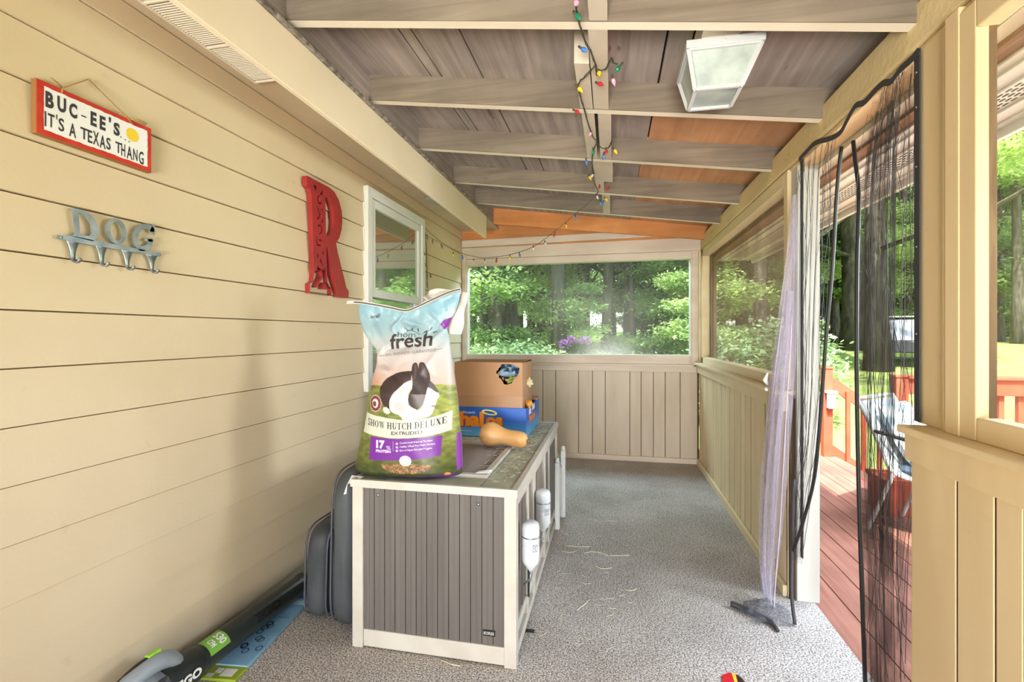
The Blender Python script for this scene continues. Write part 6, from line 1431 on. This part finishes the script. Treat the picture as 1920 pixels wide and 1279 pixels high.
def tree(kind,x,y,s,lab,grp,leaf=True,tr=1.0,name='forest_tree',cat='tree',si=None,rz=None):
    z=GZ(x,y)-.05; t=empty(name,(x,y,z),lab,cat,grp)
    si=random.randrange(9) if si is None else si; rz=random.uniform(0,6.28) if rz is None else rz
    def ch(nm,me,sc):
        o=bpy.data.objects.new(nm,me); col.objects.link(o); o.parent=t; o.rotation_euler=(0,0,rz); o.scale=sc; return o
    if kind=='tall':
        ch('trunk',TR[si%4],(s*tr,s*tr,s)); 
        ch('foliage',(LH if not leaf else LV)[si%3],(s,s,s))
    elif kind=='sap': ch('trunk',ST,(s,s,s)); ch('foliage',SL[si%2],(s,s,s))
    else: ch('stem',ST,(s*.8,s*.8,s*.25)); ch('foliage',SH[si%2],(s,s,s))
    return t
random.seed(77)
def pol(px,d,):   # direction measured from the camera station, as a place on the ground
    t=(px-960)/900.0; a=math.radians(11.677); s_,c_=math.sin(a),math.cos(a); r=t*d
    return r*c_-d*s_, r*s_+d*c_
TP=json.loads('''[[-4.19,13.67,0.85,0.66],[-3.35,13.85,0.81,0.69],[-4.89,20.58,0.92,0.41],[-0.89,18.12,0.85,0.8],[-3.4,12.8,0.98,0.53],[-3.45,16.27,0.84,0.78],[-3.11,15.07,0.9,0.6],[3.24,23.37,0.84,0.44],[2.17,24.83,0.76,0.68],[2.14,21.03,0.8,0.71],[0.62,15.58,0.91,0.45],[-4.69,16.08,0.83,0.53],[0.05,22.68,0.99,0.79],[3.57,22.88,0.83,0.43],[-0.16,19.37,0.92,0.39],[-4.86,22.62,0.9,0.66],[-4.44,16.84,0.98,0.64],[2.48,16.0,0.86,0.71],[-2.0,21.72,0.89,0.4],[-6.05,23.07,0.78,0.44],[-2.99,20.67,0.96,0.56],[-1.46,21.83,0.82,0.52]]''')
TSPEC=json.loads('''[["w",-3.92,14.51,0.9,0.9,0],["w",-3.03,12.65,1.0,1.25,1],["w",-2.89,13.7,1.05,1.1,2],["w",-3.06,18.77,1,0.9,3],["w",-1.45,13.48,1.05,1.15,4],["w",-1.37,20.14,1,1.0,5],["w",-0.16,15.28,1.0,0.95,6],["w",0.57,16.46,1.05,1.15,7],["w",1.22,17.61,1,1.1,8],["w",2.25,19.87,1,1.0,0],["w",3.33,23.15,1,1.0,2],["s",3.11,14.94,1,1.1,3],["s",4.51,18.29,1,1.2,4],["s",3.88,14.08,1,1.0,5],["d",10.37,23.59,1.1,2.3,1],["d",8.53,17.59,1.05,1.7,2],["r",18.91,28.41,1,1.2,3],["r",24.22,35.64,1,1.3,4],["r",17.34,25.03,1,1.1,6]]''')
TF=json.loads('''[[11.4,27.88,1.05],[15.07,28.64,1.05],[16.83,35.13,1.05],[20.04,34.78,1.05],[27.71,40.45,1.05],[1.24,34.6,0.81],[-6.67,21.26,1.05],[3.76,43.04,1.07],[-7.49,35.83,1.14],[-2.72,19.1,0.93],[-4.28,22.65,0.82],[-11.37,37.37,0.82],[0.9,24.44,0.87],[4.58,27.36,0.86],[-2.44,35.22,0.98],[5.75,30.02,0.98],[3.18,30.9,1.05],[-1.36,22.26,0.84],[5.49,38.03,1.13],[2.88,33.61,0.86],[4.33,23.09,0.95],[-7.82,26.73,0.91],[-3.16,35.45,0.99],[-7.85,36.07,1.06],[3.59,20.92,1.02],[5.68,26.65,0.87],[4.72,28.92,0.94],[4.87,29.43,0.87],[-6.25,26.23,1.04],[24.6,47.61,0.82],[19.28,43.68,0.97],[31.13,52.15,0.9],[12.23,30.75,0.97],[19.23,40.74,0.8],[8.27,30.03,1.07],[23.8,50.19,1.0],[25.84,47.99,0.88],[33.56,50.93,0.99],[15.91,32.72,1.0],[15.24,37.96,0.99],[41.61,49.23,0.98],[32.2,40.21,0.94],[31.38,44.81,0.88],[26.63,49.05,0.88],[23.97,33.46,1.13],[27.9,39.62,1.14],[26.22,34.19,0.89],[31.66,53.48,0.85],[11.07,35.92,0.82],[23.19,42.81,0.95],[11.26,30.35,1.08],[23.39,41.72,0.97],[37.18,52.73,1.09],[29.28,40.2,0.86],[16.0,47.55,0.82],[-30.08,47.45,1.57],[-23.17,46.86,1.42],[-17.65,48.78,1.58],[-12.28,52.07,1.55],[-5.57,48.18,1.52],[-0.06,52.69,1.42],[6.17,56.96,1.52],[12.57,59.05,1.52],[18.89,60.35,1.43],[23.91,58.5,1.54],[29.44,58.8,1.34],[36.06,61.25,1.56],[43.9,65.2,1.34],[46.6,61.76,1.37],[52.11,62.57,1.59],[58.63,64.57,1.39]]''')
TS=json.loads('''[[-2.01,16.34,0.9],[-1.06,13.94,0.7],[-2.75,20.94,0.68],[2.51,13.88,0.95],[-2.51,19.7,0.79],[-3.23,12.55,0.96],[0.9,17.4,0.76],[2.54,17.7,0.63],[1.39,15.74,0.98],[1.15,20.39,0.65],[2.92,19.09,0.98],[4.85,18.89,0.87],[2.93,15.55,0.85],[3.83,19.12,0.84],[5.62,23.37,0.72],[-4.56,17.58,0.67],[5.57,18.25,0.84],[27.07,37.21,0.9],[16.7,29.43,1.12],[14.42,34.65,1.05],[19.27,35.82,1.38],[16.42,31.98,1.26],[12.48,28.2,1.4],[14.3,33.25,1.32],[19.79,31.42,1.4],[21.03,29.43,1.43],[20.16,31.04,0.92],[13.53,33.93,1.39],[15.09,29.1,0.85],[16.7,30.39,0.84],[17.22,34.77,0.85]]''')
TB=json.loads('''[[-2.31,8.1,1.0],[-2.14,9.06,0.95],[-1.64,8.65,1.05],[-1.42,9.51,0.95],[0.39,10.8,0.75],[1.02,10.42,0.8],[1.57,10.54,0.8],[3.05,10.64,1.25],[2.8,11.81,0.9]]''')
# (-0.49, 6.33) (8.44, 16.04) (-0.59, 6.21) (-0.51, 6.23) (-0.34, 6.26)
RHO=(-0.49,6.75); UTV=(9.9,18.9)
FLW=[(-0.59,6.2,1.16),(-0.50,6.25,1.21),(-0.33,6.25,1.21)]
SUNE=14.5; SKYE=1.0; FILL=24; SIDE=62; UPL=60; FARL=110; RGTL=110; EXPO=0.0
WHO={'w':('tall forest tree with dark trunk standing beyond the far screened opening','trees beyond the far opening'),'s':('tall forest tree behind the right-hand insect screen','trees behind the right screen'),
 'd':None,'r':('forest tree across the lawn seen through the near right window','trees seen through the near right window')}
for w,x,y,sc,tr,si in TSPEC:
    if w=='d':
        lab='thick straight grey trunk framed between the two curtain halves' if tr>2 else 'thick pale sunlit trunk behind the right mesh curtain half'
        tree('tall',x,y,sc,lab,None,False,tr,si=si)
    else: tree('tall',x,y,sc,WHO[w][0],WHO[w][1],w=='r',tr,si=si)
for x,y,s_,tr in TP: tree('tall',x,y,s_,'slender dark forest trunk with high crown beyond the far opening','slender trunks beyond the far opening',False,tr)
for x,y,s_ in TF: tree('tall',x,y,s_,'distant leafy forest tree in the woods behind the yard','distant forest trees')
for x,y,s_ in TS: tree('sap',x,y,s_,'slender leafy understory sapling in the woods','understory saplings',name='forest_sapling',cat='sapling')
for x,y,s_ in TB:
    tree('shrub',x,y,s_,'rounded green shrub growing at the wood edge','wood edge shrubs',name='green_shrub',cat='shrub')
# shade trees added, mostly out of view, to throw dapple on deck and lawn
for x,y,s_ in ((3.6,-4.5,.62),(8.5,-3.0,.8),(13,1.5,.9),(-3.2,13.5,.8)): tree('tall',x,y,s_,'leafy tree added to throw dappled shade on deck and lawn','added shade trees',name='added_shade_tree')
# rhododendron
rx,ry=RHO
rh=tree('shrub',rx,ry,.85,'low bush with three round lilac flower heads below the far opening',None,name='flowering_bush',cat='bush')
for (px,py,pz) in FLW:
    b=MB(); random.seed(int(px*100))
    for k in range(46):
        d=Vector((random.gauss(0,1),random.gauss(0,1),random.gauss(0.25,.8))).normalized()*random.uniform(.045,.078); c=Vector((px,py,pz))+d
        a=d.normalized(); u=a.orthogonal().normalized(); v=a.cross(u); an=random.uniform(0,1)
        pts=[c-a*.012]
        for j in range(10):
            r=.020 if j%2==0 else .010; t=an+2*PI*j/10; pts.append(c+(u*math.cos(t)+v*math.sin(t))*r+a*(.008 if j%2==0 else 0))
        b.add(pts,[(0,1+j,1+(j+1)%10) for j in range(10)])
    sub(rh,b,'flower_head',M['petal'])
# utility vehicle at the wood edge
ux,uy=UTV; uz=GZ(ux,uy)
ut=empty('utility_vehicle',(ux,uy,uz),'small dark off-road vehicle with pale windshield parked on the lawn','vehicle')
def U(mb): 
    T=Matrix.Translation((ux,uy,uz))@Matrix.Rotation(-.5,4,'Z'); mb.v=[tuple(T@Vector(p)) for p in mb.v]; return mb
for x in (-.6,.6):
    for y in (-.85,.85):
        sub(ut,U(MB().lathe([(.10,-.11),(.27,-.11),(.30,-.06),(.30,.06),(.27,.11),(.10,.11)],Matrix.Translation((x,y,.30))@Matrix.Rotation(PI/2,4,'Y'),20)),'wheel',M['black'])
        sub(ut,U(MB().lathe([(.02,-.115),(.15,-.12),(.16,.12),(.02,.115)],Matrix.Translation((x,y,.30))@Matrix.Rotation(PI/2,4,'Y'),14)),'wheel_rim',M['steel'])
b=MB().hexa([(-.55,-1.2,.40),(.55,-1.2,.40),(.55,1.2,.40),(-.55,1.2,.40),(-.5,-1.15,.80),(.5,-1.15,.80),(.52,1.2,.85),(-.52,1.2,.85)]); sub(ut,U(b),'vehicle_body',M['blower_dk'],bevel=.04)
b=MB(); 
for x in (-.5,.5): b.tube([(x,-.62,.80),(x,-.35,1.55),(x,.55,1.58),(x,.65,.85)],.025,8)
b.tube([(-.5,-.35,1.55),(.5,-.35,1.55)],.025,8).tube([(-.5,.55,1.58),(.5,.55,1.58)],.025,8); sub(ut,U(b),'roll_cage',M['black'])
sub(ut,U(MB().box(-.55,.55,-.45,.65,1.59,1.63)),'roof_panel',M['white_pl'],bevel=.01)
sub(ut,U(MB().hexa([(-.45,-.66,.82),(.45,-.66,.82),(.45,-.64,.82),(-.45,-.64,.82),(-.45,-.40,1.5),(.45,-.40,1.5),(.45,-.38,1.5),(-.45,-.38,1.5)])),'windshield',flat('pale_windshield',(206,214,236),.1,.8))
for x in (-.35,.35): sub(ut,U(MB().lathe([(.07,0),(.06,.02)],Matrix.Translation((x,-1.17,.68))@Matrix.Rotation(PI/2,4,'X'),14)),'headlight',M['white_pl'])

# ------------------------------------------------------------------ light, camera
sun=bpy.data.lights.new('sun','SUN'); sun.energy=SUNE; sun.angle=math.radians(1.0); sun.color=(1,.95,.86)
so_=bpy.data.objects.new('sun',sun); col.objects.link(so_)
sd=Vector((-0.13,-0.70,0.95)).normalized()      # towards the sun
so_.rotation_euler=sd.to_track_quat('Z','Y').to_euler()
w=bpy.data.worlds.new('world'); bpy.context.scene.world=w; w.use_nodes=True; nt=w.node_tree; nt.nodes.clear()
bg=nt.nodes.new('ShaderNodeBackground'); out=nt.nodes.new('ShaderNodeOutputWorld'); sk=nt.nodes.new('ShaderNodeTexSky')
sk.sky_type='NISHITA'; sk.sun_disc=False; sk.sun_elevation=math.radians(50); sk.sun_rotation=math.radians(200); sk.air_density=1.0; sk.dust_density=2.0
nt.links.new(sk.outputs[0],bg.inputs[0]); bg.inputs[1].default_value=SKYE; nt.links.new(bg.outputs[0],out.inputs[0])
def area(nm,loc,aim,sx,sy,e,c_=(1,.95,.88)):
    l=bpy.data.lights.new(nm,'AREA'); l.shape='RECTANGLE'; l.size=sx; l.size_y=sy; l.energy=e; l.color=c_
    o=bpy.data.objects.new(nm,l); col.objects.link(o); o.location=loc; o.rotation_euler=(Vector(aim)-Vector(loc)).to_track_quat('-Z','Y').to_euler(); return o
area('fill_behind_camera',(0.0,-4.2,1.5),(-.3,3.0,1.3),1.8,1.5,FILL)  # added fill lamp behind the camera, no real fixture
area('door_side_fill',(2.6,2.02,1.62),(-1.2,1.95,1.1),.45,.7,SIDE,(.93,.97,1.0))  # added area lamp out of frame, fill from the doorway side
area('ceiling_fill',(-.1,-2.6,0.5),(-.15,2.6,2.5),1.2,1.0,UPL,(1,.97,.95)).data.spread=math.radians(85)  # added lamp aimed up to brighten the ceiling, no fixture here
area('far_opening_fill',(-0.4,5.95,2.72),(-.2,3.2,.4),2.0,.55,FARL,(.66,.78,1.0))  # added bluish lamp above the far opening, boosts the light coming in
area('right_opening_fill',(2.45,3.6,2.85),(-.4,3.4,.5),.7,2.2,RGTL,(.92,.96,1.0))  # added lamp above the eave sightline, fills the right side
cam=bpy.data.cameras.new('camera'); co=bpy.data.objects.new('camera',cam); col.objects.link(co)
co.location=(0,0,1.3); co.rotation_euler=(PI/2,0,math.radians(11.677)); cam.sensor_width=36; cam.lens=16.875; cam.shift_y=-13.5/1920; cam.clip_start=.02; cam.clip_end=500
bpy.context.scene.camera=co
sc=bpy.context.scene
sc.view_settings.view_transform='Standard'; sc.view_settings.look='None'; sc.view_settings.exposure=EXPO; sc.view_settings.gamma=1.0
sc.cycles.max_bounces=7; sc.cycles.transparent_max_bounces=24; sc.cycles.diffuse_bounces=4; sc.cycles.glossy_bounces=3; sc.cycles.transmission_bounces=3
sc.cycles.caustics_reflective=False; sc.cycles.caustics_refractive=False; sc.cycles.sample_clamp_indirect=6.0
sc.cycles.use_denoising=True
